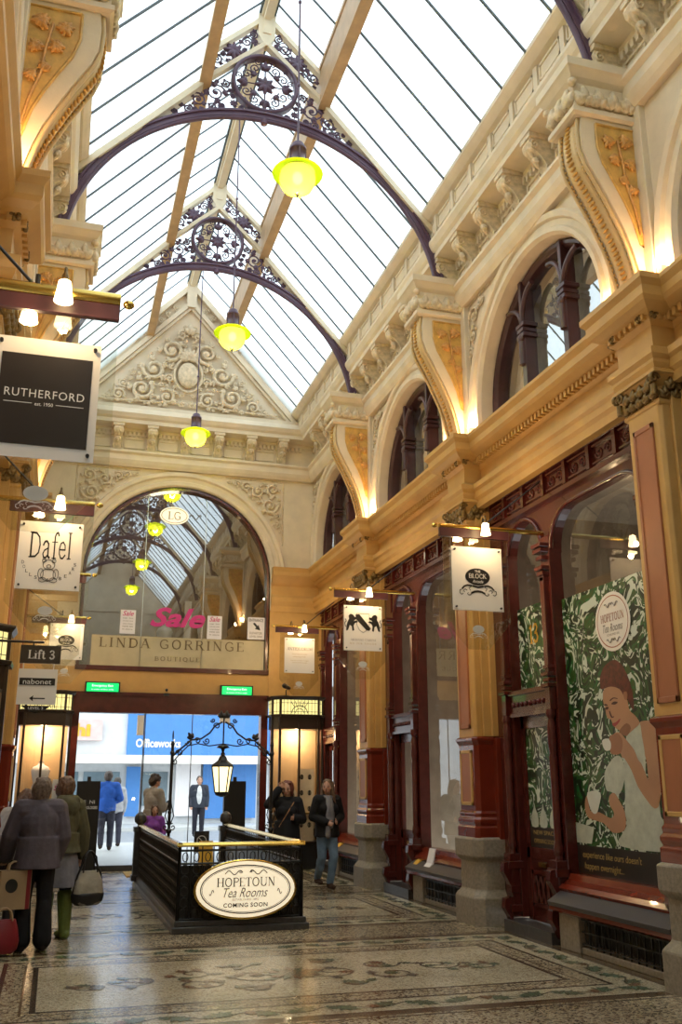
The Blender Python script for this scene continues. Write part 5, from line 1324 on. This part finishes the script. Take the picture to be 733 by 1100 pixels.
# lamp arch over the stair
YP=13.9;xp0,xp1=XA+.02+.15,XBB+.17
r=empty('lantern_arch',(0,0,0),'wrought iron arch with a lit lantern standing over the stairwell','lantern arch')
xp0,xp1=1.58,3.02
for x in (xp0,xp1):
    b=MB();b.tube([(x,YP,0.07),(x,YP,2.16)],.022,8)
    for z,q in ((.95,.04),(1.2,.03),(2.0,.035),(2.12,.03)): b.ell((x,YP,z),(q,q,q),8,6)
    b.ell((x,YP,2.24),(.012,.012,.07),6,5)
    for s in (-1,1):
        b.tube([(x+a,YP,q) for a,q in spiral(s*.05,1.0,.055,1.3,PI/2,s,12)],.008,4);b.tube([(x,YP,1.0),(x+s*.06,YP,1.15),(x+s*.02,YP,1.3),(x,YP,1.5)],.008,4)
    b.build('post',M['black'],r)
b=MB();xm=(xp0+xp1)/2
for s in (-1,1):
    pts=[(xm+s*(.72-.0),YP,1.95),(xm+s*.60,YP,2.06),(xm+s*.46,YP,2.18),(xm+s*.32,YP,2.20),(xm+s*.20,YP,2.28),(xm+s*.13,YP,2.38),(xm+s*.02,YP,2.44)]
    b.tube(pts,.014,6)
    b.tube([(xm+s*.72,YP,1.86),(xm+s*.62,YP,1.98),(xm+s*.5,YP,2.10),(xm+s*.36,YP,2.13),(xm+s*.2,YP,2.10),(xm,YP,2.13)],.010,6)
    for (u,v,q,d) in ((.62,2.0,.055,1),(.50,2.14,.045,-1),(.37,2.17,.05,1),(.24,2.17,.05,-1),(.10,2.38,.05,1),(.16,2.46,.035,-1),(.68,1.88,.04,-1),(.05,2.52,.03,1)):
        b.tube([(xm+s*(a),YP,c) for a,c in spiral(u,v,q,1.4,0,d,14)],.009,4)
    leafblob(b,lambda a,c,w:(a,YP,c),xm+s*.45,2.2,0,.1,PI/2-s*.6);leafblob(b,lambda a,c,w:(a,YP,c),xm+s*.04,2.5,0,.1,PI/2)
b.tube([(xm,YP,2.55),(xm,YP,2.0)],.012,6);b.lathe(xm,YP,[(.01,2.12),(.06,2.11),(.10,2.08),(.03,2.06),(.01,2.0)],12)
b.build('scroll_arch',M['black'],r)
b=MB();b.lathe(xm,YP,[(.015,2.02),(.03,2.0),(.03,1.97),(.05,1.95),(.07,1.90),(.15,1.84),(.16,1.81),(.02,1.81)],6,False);b.lathe(xm,YP,[(.015,1.40),(.08,1.42),(.10,1.45),(.10,1.47),(.02,1.47)],6,False)
for k in range(6):
    a=2*PI*k/6;b.tube([(xm+.098*math.cos(a),YP+.098*math.sin(a),1.46),(xm+.15*math.cos(a),YP+.15*math.sin(a),1.82)],.009,4)
b.build('lantern_frame',M['black'],r)
b=MB();b.lathe(xm,YP,[(.09,1.47),(.14,1.81)],6,False);b.build('lantern_glass',M['lantern_glass'],r)
# ================================================================== BEYOND THE DOORWAY
M['paving']=pbr('pale_paving',(.52,.53,.52),.4,var=.06)
M['asphalt']=pbr('wet_road',(.30,.31,.32),.4,var=.1)
M['bluefront']=pbr('blue_shopfront',(.06,.22,.56),.5,var=.05)
M['facade']=pbr('pale_facade',(.62,.64,.66),.6,var=.08)
M['dglass']=pbr('shop_glazing',(.16,.22,.26),.15,var=.3,nscale=1)
st=struct(empty('street',(0,0,0)));st.name='trim_1'
b=MB();b.box(-22,28,YW+.2,YW+9,-.12,-.02+.02);b.box(-22,28,36.5,40,-.12,.02);b.build('footpath',M['paving'],st)
b=MB();b.box(-22,28,YW+9,36.5,-.14,-.10);b.build('road',M['asphalt'],st)
b=MB();b.box(-2.2,5.6,YW+.3,YW+4.0,3.35,3.55);b.build('portal_soffit',M['facade'],st)
b=MB();b.box(-1.4,-1.2,YW+.3,YW+3.2,0,3.4);b.box(5.3,5.5,YW+.3,YW+3.2,0,3.4);b.build('portal_side',M['facade'],st)
r=empty('shop_building',(0,0,0),'blue fronted stationery shop across the street, seen through the doorway','building')
b=MB();b.box(-18,24,40,41,0,14);b.build('wall',M['facade'],r)
b=MB();b.box(2.7,9.5,39.85,40,2.62,5.2);b.box(2.75,3.3,39.8,39.9,.3,2.2);b.box(5.8,8,39.8,39.9,.2,2.3);b.build('blue_fascia',M['bluefront'],r)
b=MB();b.box(-3.0,9,38.6,39.9,2.3,2.62);b.build('awning',M['white'],r)
for x0,x1 in ((-1.0,.9),(1.1,2.5),(3.4,4.4)):
    b=MB();b.box(x0,x1,39.9,39.96,.7,2.0);b.build('shop_window',M['dglass'],r)
b=MB();b.box(4.7,5.7,39.75,39.9,.3,2.3);b.build('poster_panel',M['paper'],r)
b=MB();lettering(b,'Officeworks',(3.95,39.84,3.12),(1,0,0),(0,0,1),1.8,.34,.01,bold=.03);b.build('shop_lettering',M['white'],r)
b=MB();b.box(-1.4,1.7,39.7,39.84,3.2,4.0);b.build('pink_sign',M['pinksign'] if 'pinksign' in M else M.setdefault('pinksign',pbr('pink_sign',(.75,.5,.48),.5)),r)
b=MB();lettering(b,'hi',(.95,39.68,3.6),(1,0,0),(0,0,1),.6,.5,.01,bold=.05);b.build('orange_lettering',M['goldnum'],r)
# black security panels by the exit
for x,w,lb,tx in ((.42,.42,'tall black freestanding panel with white lettering inside the doorway, left side','TECHNOLOGIES'),(3.16,.42,'tall black freestanding panel inside the doorway, right side','')):
    r=empty('entrance_screen',(x,YW-.35,0),lb,'panel')
    b=MB();b.box(0,w,-.06,.06,.05,1.62);b.box(-.05,w+.05,-.2,.2,0,.05);b.box(w*.42,w*.58,-.02,.02,1.62,1.70);b.build('board',M['ink'],r,(0,0,0))
    if tx:
        b=MB();lettering(b,tx,(w/2,-.06,1.15),(1,0,0),(0,0,1),w*.85,.05,bold=.02);lettering(b,'LE  NI',(w/2,-.06,1.25),(1,0,0),(0,0,1),w*.6,.06);b.build('lettering',M['whiteink'],r,(0,0,0))
r=empty('smoking_sign',(2.95,YW+.9,0),'black no smoking sign stand on the pavement by the doorway','sign')
b=MB();b.box(-.15,.15,-.02,.02,.25,.65);b.box(-.14,-.12,-.02,.02,0,.25);b.box(.12,.14,-.02,.02,0,.25);b.build('board',M['charcoal'],r,(0,0,0))
b=MB();ring2(b,(0,-.02,.47),(1,0,0),(0,0,1),.10,.10,.018,.003);poly(b,[(-.07,.06),(-.06,.07),(.07,-.06),(.06,-.07)],(0,-.02,.47),(1,0,0),(0,0,1),.003);b.build('symbol',M['white'],r,(0,0,0))
r=empty('caution_sign',(2.62,17.3,0),'yellow folding caution sign standing behind the stairwell','sign')
b=MB();b.prism_x([(-.12,0),(-.10,0),(.0,.6),(-.015,.62)],-.12,.12);b.prism_x([(.12,0),(.10,0),(-.01,.6),(.01,.62)],-.12,.12);b.build('panels',M['goldnum'],r,(0,0,0))
# ================================================================== PEOPLE
M['skin']=pbr('skin',(.50,.27,.18),.5,var=.05)
def remeshed(mb,name,mat,parent,vox=.010,smooth=4):
    me=mb.mesh(name,mat);ob=bpy.data.objects.new(name,me);COL.objects.link(ob)
    m=ob.modifiers.new('r','REMESH');m.mode='VOXEL';m.voxel_size=vox;m.use_smooth_shade=True
    s=ob.modifiers.new('s','SMOOTH');s.iterations=smooth;s.factor=.5
    dg=bpy.context.evaluated_depsgraph_get();me2=bpy.data.meshes.new_from_object(ob.evaluated_get(dg))
    bpy.data.objects.remove(ob);bpy.data.meshes.remove(me)
    me2.name=name;me2.materials.clear();me2.materials.append(mat)
    me2.polygons.foreach_set('use_smooth',[True]*len(me2.polygons))
    o=bpy.data.objects.new(name,me2);COL.objects.link(o);o.parent=parent;return o
_cm={}
def cmat(c,rough=.8):
    k=(c,rough)
    if k not in _cm: _cm[k]=pbr('cloth_%d'%len(_cm),c,rough,var=.22,nscale=9,bump=.2,bscale=60,spec=.3)
    return _cm[k]
_hm={}
def hmat(c):
    if c not in _hm: _hm[c]=pbr('hair_%d'%len(_hm),c,.5,var=.5,nscale=45,bump=.5,bscale=120)
    return _hm[c]
def V(*a): return Vector(a)
def hand(mb,wr,el,curl=.5,side=1,point=None):
    d=(V(*wr)-V(*el)).normalized() if point is None else V(*point).normalized()
    w=V(*wr);side_v=d.cross(V(0,1,0) if abs(d.y)<.8 else V(0,0,1)).normalized();nrm=side_v.cross(d).normalized()
    pc=w+d*.045
    mb.ell(pc,(.028,.028,.045),10,8,rot=Matrix((side_v*1.25,nrm*.75,d)).transposed())
    for i,(o,l) in enumerate(((-.026,.060),(-.009,.070),(.009,.066),(.026,.052))):
        a=pc+d*.032+side_v*o;b=a+d*l*.5+nrm*l*.18*curl*2;c=b+d*l*.3*(1-curl)+nrm*l*.5*curl
        mb.cap(a,b,.0095,.0085,6);mb.cap(b,c,.0085,.007,6)
    a=pc-d*.015-side_v*.026*side;b=a-side_v*.028*side+d*.03+nrm*.012;mb.cap(a,b,.012,.010,6);mb.cap(b,b+d*.025+nrm*.01,.010,.008,6)
def person(loc,rz,H,label,J={},clothes=(),hair=None,headrot=(0,0,0),vox=.009,male=False,hands=.5,skin='skin',headrel=None,group=None):
    r=empty('person',loc,label,'person',rz=rz,group=group);s=H/1.65;r.scale=(s,s,s)
    sw=.185 if male else .165
    j=dict(hipL=(-.09,0,.86),hipR=(.09,0,.86),kneeL=(-.10,.02,.47),kneeR=(.10,.02,.47),ankL=(-.10,-.02,.08),ankR=(.10,-.02,.08),
      shL=(-sw,0,1.34),shR=(sw,0,1.34),elL=(-sw-.05,-.03,1.07),elR=(sw+.05,-.03,1.07),wrL=(-sw-.04,.05,.83),wrR=(sw+.04,.05,.83),
      chest=(0,0,1.20),pelvis=(0,0,.92),neck=(0,-.01,1.40),head=(0,.02,1.53),footdir=(0,1,0))
    j.update(J);v={k:V(*q) for k,q in j.items()}
    R=Euler([math.radians(a) for a in headrot]).to_matrix()
    def legs(mb,e,zmin=0.0,feet=True):
        for S in 'LR':
            mb.cap(v['hip'+S],v['knee'+S],.085+e,.056+e);mb.cap(v['knee'+S],v['ank'+S],.056+e,.040+e)
            mb.ell(v['knee'+S].lerp(v['ank'+S],.3)+V(0,-.012,0),(.052+e,.055+e,.11))
            if feet:
                f=v['footdir'].normalized();mb.cap(v['ank'+S]-V(0,0,.035)-f*.02,v['ank'+S]-V(0,0,.048)+f*.13,.036+e,.028+e)
        mb.ell(v['pelvis'],(.155+e,.115+e,.12+e),14,10)
    def torso(mb,e):
        mb.cap(v['pelvis']+V(0,0,.05),v['chest'],.118+e,.122+e,14);mb.ell(v['chest']+V(0,.0,.0),(sw-.005+e,.115+e,.17+e),14,10)
        mb.ell(v['pelvis'],(.155+e,.115+e,.12+e),14,10)
        if not male: mb.ell(v['chest']+V(-.065,.075,-.0),(.065+e,.06+e,.06+e));mb.ell(v['chest']+V(.065,.075,-.0),(.065+e,.06+e,.06+e))
        mb.cap(v['shL']*.92+v['chest']*.08,v['shR']*.92+v['chest']*.08,.062+e,.062+e)
        mb.cap(v['neck']-V(0,0,.07),v['neck']+V(0,0,.0),.085+e*.6,.055+e*.4)
    def arms(mb,e,upto=1.0,cuff=0):
        for S in 'LR':
            mb.cap(v['sh'+S],v['el'+S],.052+e,.040+e)
            w=v['el'+S].lerp(v['wr'+S],upto);mb.cap(v['el'+S],w,.040+e,.028+e+cuff)
    b=MB();legs(b,0);torso(b,0);arms(b,0)
    hc=v['head'];b.cap(v['neck']-V(0,0,.05),hc-V(0,0,.05),.056,.050)
    b.ell(hc+R@V(0,0,.02),(.074,.092,.098),14,12,R);b.ell(hc+R@V(0,.022,-.045),(.056,.066,.066),12,10,R);b.ell(hc+R@V(0,.062,-.085),(.022,.024,.02),8,6,R)
    b.cap(hc+R@V(0,.088,.012),hc+R@V(0,.106,-.025),.010,.015,8);b.ell(hc+R@V(0,.083,-.058),(.024,.014,.010),8,6,R);b.ell(hc+R@V(0,.078,.028),(.05,.014,.012),8,6,R)
    for S in (-1,1): b.ell(hc+R@V(S*.076,.0,-.01),(.010,.02,.030),8,6,R);b.ell(hc+R@V(S*.045,.062,-.022),(.022,.02,.02),8,6,R)
    for S,sg in (('L',-1),('R',1)): hand(b,v['wr'+S],v['el'+S],hands,sg)
    remeshed(b,'body',M[skin],r,vox*.8,3)
    b=MB()
    for S in (-1,1): b.ell(hc+R@V(S*.031,.083,.002),(.014,.009,.006),8,6,R);b.ell(hc+R@V(S*.031,.086,.026),(.019,.006,.004),8,5,R)
    b.build('eyes_and_brows',M['hairdark'],r,(0,0,0))
    b=MB();b.ell(hc+R@V(0,.095,-.058),(.020,.006,.0065),8,5,R);b.build('lips',M['lips'],r,(0,0,0))
    for it in clothes:
        kind,col=it[0],it[1];op=it[2] if len(it)>2 else {}
        b=MB();m=cmat(col,op.get('rough',.8));e=op.get('e',.016)
        if kind=='trousers':
            for S in 'LR':
                b.cap(v['hip'+S],v['knee'+S],.088+e,.062+e);b.cap(v['knee'+S],v['ank'+S]+V(0,0,.02),.060+e,.048+e+op.get('flare',0))
            for S in 'LR': b.ell(v['knee'+S].lerp(v['ank'+S],.3)+V(0,-.012,0),(.060+e,.064+e,.13))
            b.ell(v['pelvis'],(.158+e,.12+e,.12+e),14,10);nm='trousers'
        elif kind=='top':
            torso(b,e);arms(b,e,op.get('sleeve',.93),op.get('cuff',.004))
            hem=op.get('hem',.80);fl=op.get('flare',.0);p_=v['pelvis']
            rings=[]
            for z,q in ((p_.z+.14,0),(p_.z,.3),((p_.z+hem)/2,.7),(hem,1)):
                cx_=p_.x;cy_=p_.y+(0)*q
                rings.append([(cx_+(.158+e+fl*q)*math.cos(2*PI*k/20)*(1+.03*math.sin(5*2*PI*k/20)*q),cy_+(.125+e+fl*q)*math.sin(2*PI*k/20),z) for k in range(20)])
            b.loft(rings)
            if op.get('hood'):
                n_=v['neck'];b.cap(n_+V(-.08,-.07,.0),n_+V(.08,-.07,0),.06,.06);b.ell(n_+V(0,-.10,-.07),(.13,.06,.11))
            if op.get('collar'):
                n_=v['neck'];
                for k in range(8):
                    a=2*PI*k/8;a2=2*PI*(k+1)/8;b.cap(n_+V(.075*math.cos(a),.075*math.sin(a)+.01,-.01),n_+V(.075*math.cos(a2),.075*math.sin(a2)+.01,-.01),.024,.024,6)
            nm=op.get('name','jacket')
        elif kind=='skirt':
            hem=op.get('hem',.5);p_=v['pelvis'];rings=[]
            for z,q in ((p_.z+.1,0),(p_.z-.05,.3),((p_.z+hem)/2,.6),(hem,1)):
                rings.append([(p_.x+(.15+.10*q)*math.cos(2*PI*k/28)*(1+.05*math.sin(7*2*PI*k/28)*q),p_.y+(.12+.09*q)*math.sin(2*PI*k/28)*(1+.05*math.sin(7*2*PI*k/28)*q),z) for k in range(28)])
            b.loft(rings);nm='skirt'
        elif kind in('boots','shoes'):
            f=v['footdir'].normalized()
            for S in 'LR':
                a=v['ank'+S];b.cap(a-V(0,0,.035)-f*.035,a-V(0,0,.045)+f*.15,.044,.034);b.cap(a-V(0,0,.055)-f*.05,a-V(0,0,.06)+f*.15,.026,.024)
                if kind=='boots': b.cap(a-V(0,0,.03),v['knee'+S].lerp(a,.10),.060,.086);b.ell(v['knee'+S].lerp(a,.3)+V(0,-.012,0),(.076,.080,.15))
                else: b.cap(a-V(0,0,.03),a+V(0,0,.02),.05,.048)
            nm=kind
        elif kind=='scarf':
            n_=v['neck']
            for k in range(8):
                a=2*PI*k/8;a2=2*PI*(k+1)/8;b.cap(n_+V(.08*math.cos(a),.08*math.sin(a)+.02,-.02),n_+V(.08*math.cos(a2),.08*math.sin(a2)+.02,-.02),.032,.032,6)
            if op.get('tail'): b.cap(n_+V(.03,.10,-.04),v['chest']+V(.04,.16,-.05),.035,.04);b.cap(v['chest']+V(.04,.16,-.05),v['pelvis']+V(.05,.16,-op['tail']),.04,.045)
            nm='scarf'
        elif kind=='strap':
            b.tube([v['shL']+V(.03,.05,.05),v['chest']+V(-.02,.15,.02),v['pelvis']+V(.13,.12,.05)],.012,6);nm='strap'
        elif kind=='front':
            b.ell(v['chest']+V(0,.10,-.10),(.085,.085,.30),12,10);nm='shirt_front'
        remeshed(b,nm,m,r,vox,3)
    if hair:
        col,style=hair[0],hair[1];b=MB();H_=lambda x,y,z:hc+R@V(x,y,z)
        b.ell(H_(0,-.018,.032),(.086,.098,.100),14,12,R);b.ell(H_(0,-.045,-.02),(.080,.070,.085),12,10,R)
        if style=='bob':
            b.ell(H_(0,-.04,-.05),(.09,.07,.09),12,10,R)
            for S in (-1,1): b.ell(H_(S*.066,.01,-.02),(.026,.05,.07),10,8,R)
        elif style=='long':
            for S in (-1,1):
                b.cap(H_(S*.074,-.012,.02),H_(S*.09,-.01,-.12),.026,.034);b.cap(H_(S*.09,-.01,-.12),hc+V(S*.11,.05,-.30),.034,.026)
                b.cap(H_(S*.04,-.05,-.05),hc+V(S*.06,-.10,-.33),.06,.04)
        elif style=='bun': b.ell(H_(0,-.10,.06),(.035,.035,.035))
        elif style=='pony': b.cap(H_(0,-.09,.03),H_(0,-.15,-.08),.03,.015)
        rh=random.Random(11)
        for q in range(34):
            a=rh.uniform(PI*.95,PI*2.05);t=rh.uniform(-.6,1.2);cr=math.cos(t);p0=H_(.086*cr*math.cos(a),-.02+.092*cr*math.sin(a),.03+.098*math.sin(t));p1=p0+R@V(.006*math.cos(a),.006*math.sin(a),-.038)
            b.cap(p0,p1,.016,.010,6)
        # keep the face free
        for S in (-1,1): b.ell(H_(S*.035,.03,.088),(.035,.035,.022),8,6,R)
        remeshed(b,'hair',hmat(col),r,vox*.8,1)
    return r
M['hairdark']=pbr('dark_brow',(.03,.015,.01),.6)
M['lips']=pbr('lips',(.42,.10,.09),.45)
D=math.radians
# 1 woman in grey fleece, seen from behind, head tipped up
person((-.10,10.62,0),D(14),1.66,'person with short grey hair in charcoal fleece and black trousers, seen from behind',
  dict(shL=(-.18,.03,1.33),shR=(.17,.0,1.33),elL=(-.26,.10,1.08),wrL=(-.26,.26,.86),elR=(.23,-.02,1.06),wrR=(.20,.12,.84),neck=(-.0,.02,1.40),head=(-.01,.03,1.525),chest=(0,.0,1.19),kneeR=(.09,-.04,.47),ankR=(.08,-.12,.09)),
  [('trousers',(.008,.007,.008),dict(flare=.03)),('shoes',(.02,.012,.01)),('top',(.10,.082,.10),dict(hem=.76,e=.05,flare=.03,collar=1,name='fleece_jacket'))],hair=((.17,.12,.09),'bob'),headrot=(22,0,6))
# 2 olive jacket, skirt, green boots
person((.13,11.28,0),D(28),1.66,'person in a hooded olive jacket, grey skirt and green rubber boots holding a handbag',
  dict(elR=(.25,-.02,1.06),wrR=(.27,.02,.82),elL=(-.24,.08,1.08),wrL=(-.16,.2,1.0),head=(0,.02,1.53),kneeL=(-.1,.06,.47),ankL=(-.12,.04,.08)),
  [('boots',(.16,.20,.05),dict(rough=.4)),('trousers',(.02,.02,.035),dict(e=.004)),('skirt',(.17,.16,.18),dict(hem=.52)),('top',(.095,.085,.045),dict(hem=.86,e=.035,flare=.03,hood=1,name='hooded_jacket'))],hair=((.13,.065,.035),'bob'),headrot=(10,0,15))
# 3 leaning person at far left
person((-.44,11.9,0),D(-40),1.62,'person with tied brown hair and a purple scarf bending towards the left display case',
  dict(chest=(0,.10,1.15),neck=(0,.17,1.32),head=(0,.24,1.42),shL=(-.16,.12,1.27),shR=(.16,.12,1.27),elL=(-.2,.2,1.02),elR=(.2,.2,1.02),wrL=(-.14,.34,.9),wrR=(.14,.34,.9)),
  [('trousers',(.05,.045,.05)),('shoes',(.02,.012,.01)),('top',(.42,.38,.36),dict(hem=.78,e=.03,name='pale_jacket')),('scarf',(.16,.04,.14))],hair=((.11,.05,.03),'pony'),headrot=(-28,0,10))
# 4 woman in black coat, hand at her brow
person((3.42,14.6,0),D(172),1.62,'person with red hair in long black coat, one hand raised to the forehead',
  dict(elR=(.30,.10,1.30),wrR=(.13,.07,1.53),elL=(-.24,.02,1.08),wrL=(-.10,.19,1.10)),
  [('trousers',(.012,.012,.015)),('shoes',(.01,.01,.01)),('top',(.010,.010,.013),dict(hem=.50,e=.03,flare=.05,collar=1,name='long_coat')),('strap',(.35,.18,.08))],hair=((.13,.03,.018),'bob'),headrot=(-8,0,-20))
# 5 girl walking in jeans
person((4.2,15.15,0),D(188),1.64,'person with long brown hair in black jacket and blue jeans, walking beside the right pillar',
  dict(kneeL=(-.07,.12,.48),ankL=(-.05,.02,.09),kneeR=(.08,.0,.47),ankR=(.05,-.25,.14),hipL=(-.08,0,.86),hipR=(.08,0,.86),elL=(-.25,-.02,1.08),wrL=(-.10,.17,1.02),elR=(.24,-.02,1.08),wrR=(.08,.19,1.0)),
  [('trousers',(.15,.22,.31),dict(e=.010)),('shoes',(.05,.025,.015)),('top',(.010,.009,.010),dict(hem=.78,e=.03,flare=.02,name='black_jacket')),('front',(.20,.19,.20)),('scarf',(.20,.19,.21),dict(tail=.12))],hair=((.13,.07,.035),'long'),headrot=(0,0,-38))
# 6 man with phone
person((1.78,18.35,0),D(-62),1.74,'person in a grey sweater looking down at a phone by the street doorway',
  dict(elL=(-.22,.06,1.08),wrL=(-.06,.26,1.12),elR=(.22,.06,1.08),wrR=(.07,.26,1.12)),
  [('trousers',(.06,.055,.05)),('shoes',(.02,.015,.01)),('top',(.30,.27,.24),dict(hem=.84,e=.03,name='grey_sweater'))],hair=((.035,.02,.015),'bun'),headrot=(-24,0,0),male=True)
b=MB();b.box(1.98,2.05,18.48,18.49,1.20,1.33)
# 7 child in purple
person((1.70,17.1,0),D(150),1.22,'person, small, with brown hair and a purple top behind the stairwell newel post',{},
  [('trousers',(.03,.03,.06)),('shoes',(.02,.02,.02)),('top',(.22,.06,.34),dict(hem=.80,e=.03,name='purple_top'))],hair=((.10,.05,.03),'bob'),headrot=(0,0,30))
# 8 man in blue jacket outside
person((1.30,25.0,0),D(-5),1.86,'person in a blue jacket and dark trousers walking away outside, beside the black panel',
  dict(ankL=(-.08,-.12,.12),kneeL=(-.09,.03,.48),ankR=(.10,.08,.08),kneeR=(.10,.1,.48),elL=(-.28,-.02,1.08),wrL=(-.18,.14,1.02),elR=(.28,-.02,1.08),wrR=(.18,.14,1.02)),
  [('trousers',(.03,.03,.045)),('shoes',(.03,.02,.015)),('top',(.02,.09,.38),dict(hem=.82,e=.04,name='blue_jacket'))],hair=((.05,.03,.02),'short'),male=True,vox=.014)
person((1.62,26.6,0),D(10),1.72,'person in a striped top partly hidden behind the one in blue outside',
  {},[('trousers',(.04,.04,.06)),('shoes',(.03,.02,.015)),('top',(.40,.40,.42),dict(hem=.82,e=.03,name='striped_top'))],hair=((.04,.03,.02),'short'),vox=.016)
# 9 man in dark suit outside
person((4.35,30.5,0),D(175),1.78,'person in a dark suit standing on the far pavement outside',
  {},[('trousers',(.02,.02,.03)),('shoes',(.01,.01,.01)),('top',(.03,.035,.05),dict(hem=.78,e=.03,name='suit_jacket')),('front',(.6,.6,.6))],hair=((.05,.03,.02),'short'),male=True,vox=.016)
# bags
def bag(loc,rz,w,h,d,mat,hmat,label,name,hl=.18,round_=False,extra=None):
    r=empty(name,loc,label,'bag',rz=rz)
    b=MB()
    if round_:
        rings=[[( (w/2)*q*math.copysign(abs(math.cos(a))**.7,math.cos(a)),(d/2)*q2*math.copysign(abs(math.sin(a))**.7,math.sin(a)),z) for a in [2*PI*k/20 for k in range(20)]] for q,q2,z in ((.7,.9,0),(.95,1.1,.03),(1.05,1.1,h*.35),(.95,.8,h*.7),(.75,.3,h))]
        b.loft(rings,smooth=True)
    else: b.loft([[(-w/2,-d/2,0),(w/2,-d/2,0),(w/2,d/2,0),(-w/2,d/2,0)],[(-w/2,-d/2,h),(w/2,-d/2,h),(w/2,d/2,h),(-w/2,d/2,h)]])
    b.build('bag_body',mat,r,(0,0,0),bev=0 if round_ else .004)
    for s in (-1,1):
        b=MB();b.tube([(-w*.25,s*d*.3,h*.95),(-w*.2,s*d*.2,h+hl*.7),(-.02,s*.01,h+hl),(.02,s*.01,h+hl),(w*.2,s*d*.2,h+hl*.7),(w*.25,s*d*.3,h*.95)],.009,6);b.build('handle',hmat,r,(0,0,0))
    return r
M['kraft']=pbr('kraft_paper',(.36,.24,.13),.7,var=.1)
M['redbag']=pbr('red_leather',(.20,.008,.015),.35,var=.15)
M['greybag']=pbr('grey_suede',(.30,.27,.22),.7,var=.3,nscale=8)
M['blackleather']=pbr('black_leather',(.012,.011,.012),.35)
r=bag((-.30,10.52,.40),D(15),.30,.36,.14,M['kraft'],M['kraft'],'brown paper carrier bag with round black emblem hanging from the hand in charcoal fleece','paper_bag',.08)
b=MB();poly(b,ellpts(0,0,.06,.065,24),(-.04,-.07,.22),(1,0,0),(0,0,1),.002);b.build('emblem',M['ink'],r,(0,0,0))
b=MB();b.box(.105,.145,-.0715,-.07,.0,.36);b.build('red_print',M['redbag'],r,(0,0,0))
bag((-.36,10.33,.03),D(15),.30,.30,.14,M['redbag'],M['kraft'],'dark red handbag hanging low at the left edge','handbag',.10,True)
r=bag((.44,11.22,.34),D(20),.32,.34,.16,M['greybag'],M['blackleather'],'grey suede handbag with black base held beside the skirt','handbag',.20,True)
b=MB();b.loft([[(.172*q*math.cos(a),.096*q*math.sin(a),z) for a in [2*PI*k/20 for k in range(20)]] for q,z in ((.72,-.005),(1.0,.03),(1.08,.11),(1.0,.12))],smooth=True);b.tube([(-.17,0,.1),(-.13,-.02,.3),(-.02,0,.54)],.012,6);b.tube([(.17,0,.1),(.13,-.02,.3),(.02,0,.54)],.012,6);b.build('black_trim',M['blackleather'],r,(0,0,0))
b=MB();b.box(-.035,.035,-.004,.004,-.07,.07);o=b.build('phone',M['blackleather'],None,(0,0,0));o.location=(2.04,18.50,1.22);o.rotation_euler=(D(-40),0,D(-62));tag(o,'dark phone held by the person in the grey sweater','phone')
# ================================================================== LIGHT
def light(kind,loc,power,col,size=.05,rot=None,parent=None,**k):
    L=bpy.data.lights.new('light',kind);L.energy=power;L.color=col
    if kind in('POINT','SPOT'): L.shadow_soft_size=size
    if kind=='AREA': L.size=size
    for a,q in k.items(): setattr(L,a,q)
    o=bpy.data.objects.new('light_source',L);COL.objects.link(o);o.location=loc
    if rot: o.rotation_euler=rot
    return o
WARM=(1,.66,.34)
for s in (1,-1):
    for p in PIERS[3:]:
        for dy in (-.46,.46):
            x,y=XC+s*(4.93-XC),p+dy
            r=empty('floodlight',(x,y,5.99),'small floodlight on the %s cornice, %s side of the %s bracket'%(side[s],'near' if dy<0 else 'far',ORD[p]),'floodlight','floodlights on the cornices')
            b=MB();b.box(-.05,.05,-.05,.05,0,.03);b.box(-.04,.04,-.035,.035,.03,.09);b.build('housing',M['white'],r,(0,0,0))
            b=MB();b.box(-.03,.03,-.025,.025,.09,.095);b.build('lens',M['flood'],r,(0,0,0))
            light('POINT',(x-s*.03,y,6.16),FLOODW,WARM,.05)
for q in SIGNLIGHTS: light('POINT',q,SIGNW,(1,.70,.38),.03)
for y,z in ((9.04,8.2),(13.3,8.26),(17.35,8.07),(4.82,8.2)): light('POINT',(XC,y,z-.06),PENDW,(1,.95,.45),.06)
light('POINT',(xm,YP,1.64),8,(1,.75,.4),.05)
light('POINT',(4.6,YW-.35,2.5),22,(1,.75,.45),.05)
light('POINT',(-.25,YW-.35,2.5),26,(1,.72,.42),.05)
light('POINT',(-1.2,10.3,2.3),4,(1,.72,.42),.05)
light('POINT',(2.16,YA_-.6,1.15),1.5,(1,.8,.5),.05)
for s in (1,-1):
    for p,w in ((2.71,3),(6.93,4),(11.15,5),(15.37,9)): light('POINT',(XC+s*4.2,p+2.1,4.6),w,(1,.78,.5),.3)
light('POINT',(2.1,YW+1.8,7.0),12,(1,.85,.6),.2)
W=bpy.data.worlds.new('sky');SC.world=W;W.use_nodes=True
bg=W.node_tree.nodes['Background'];bg.inputs[0].default_value=(.86,.94,1,1);bg.inputs[1].default_value=SKYW
cam=bpy.data.cameras.new('camera');co=bpy.data.objects.new('camera',cam);COL.objects.link(co);SC.camera=co
cam.sensor_fit='VERTICAL';cam.sensor_height=36;cam.lens=1014.4/1100*36;cam.clip_end=200;cam.clip_start=.05
co.location=(0,0,1.6);co.rotation_euler=(math.radians(90+15.97),0,-math.radians(16.31))
vs=SC.view_settings;vs.view_transform='Standard';vs.look='None';vs.gamma=1;vs.exposure=EXPO;vs.use_curve_mapping=False
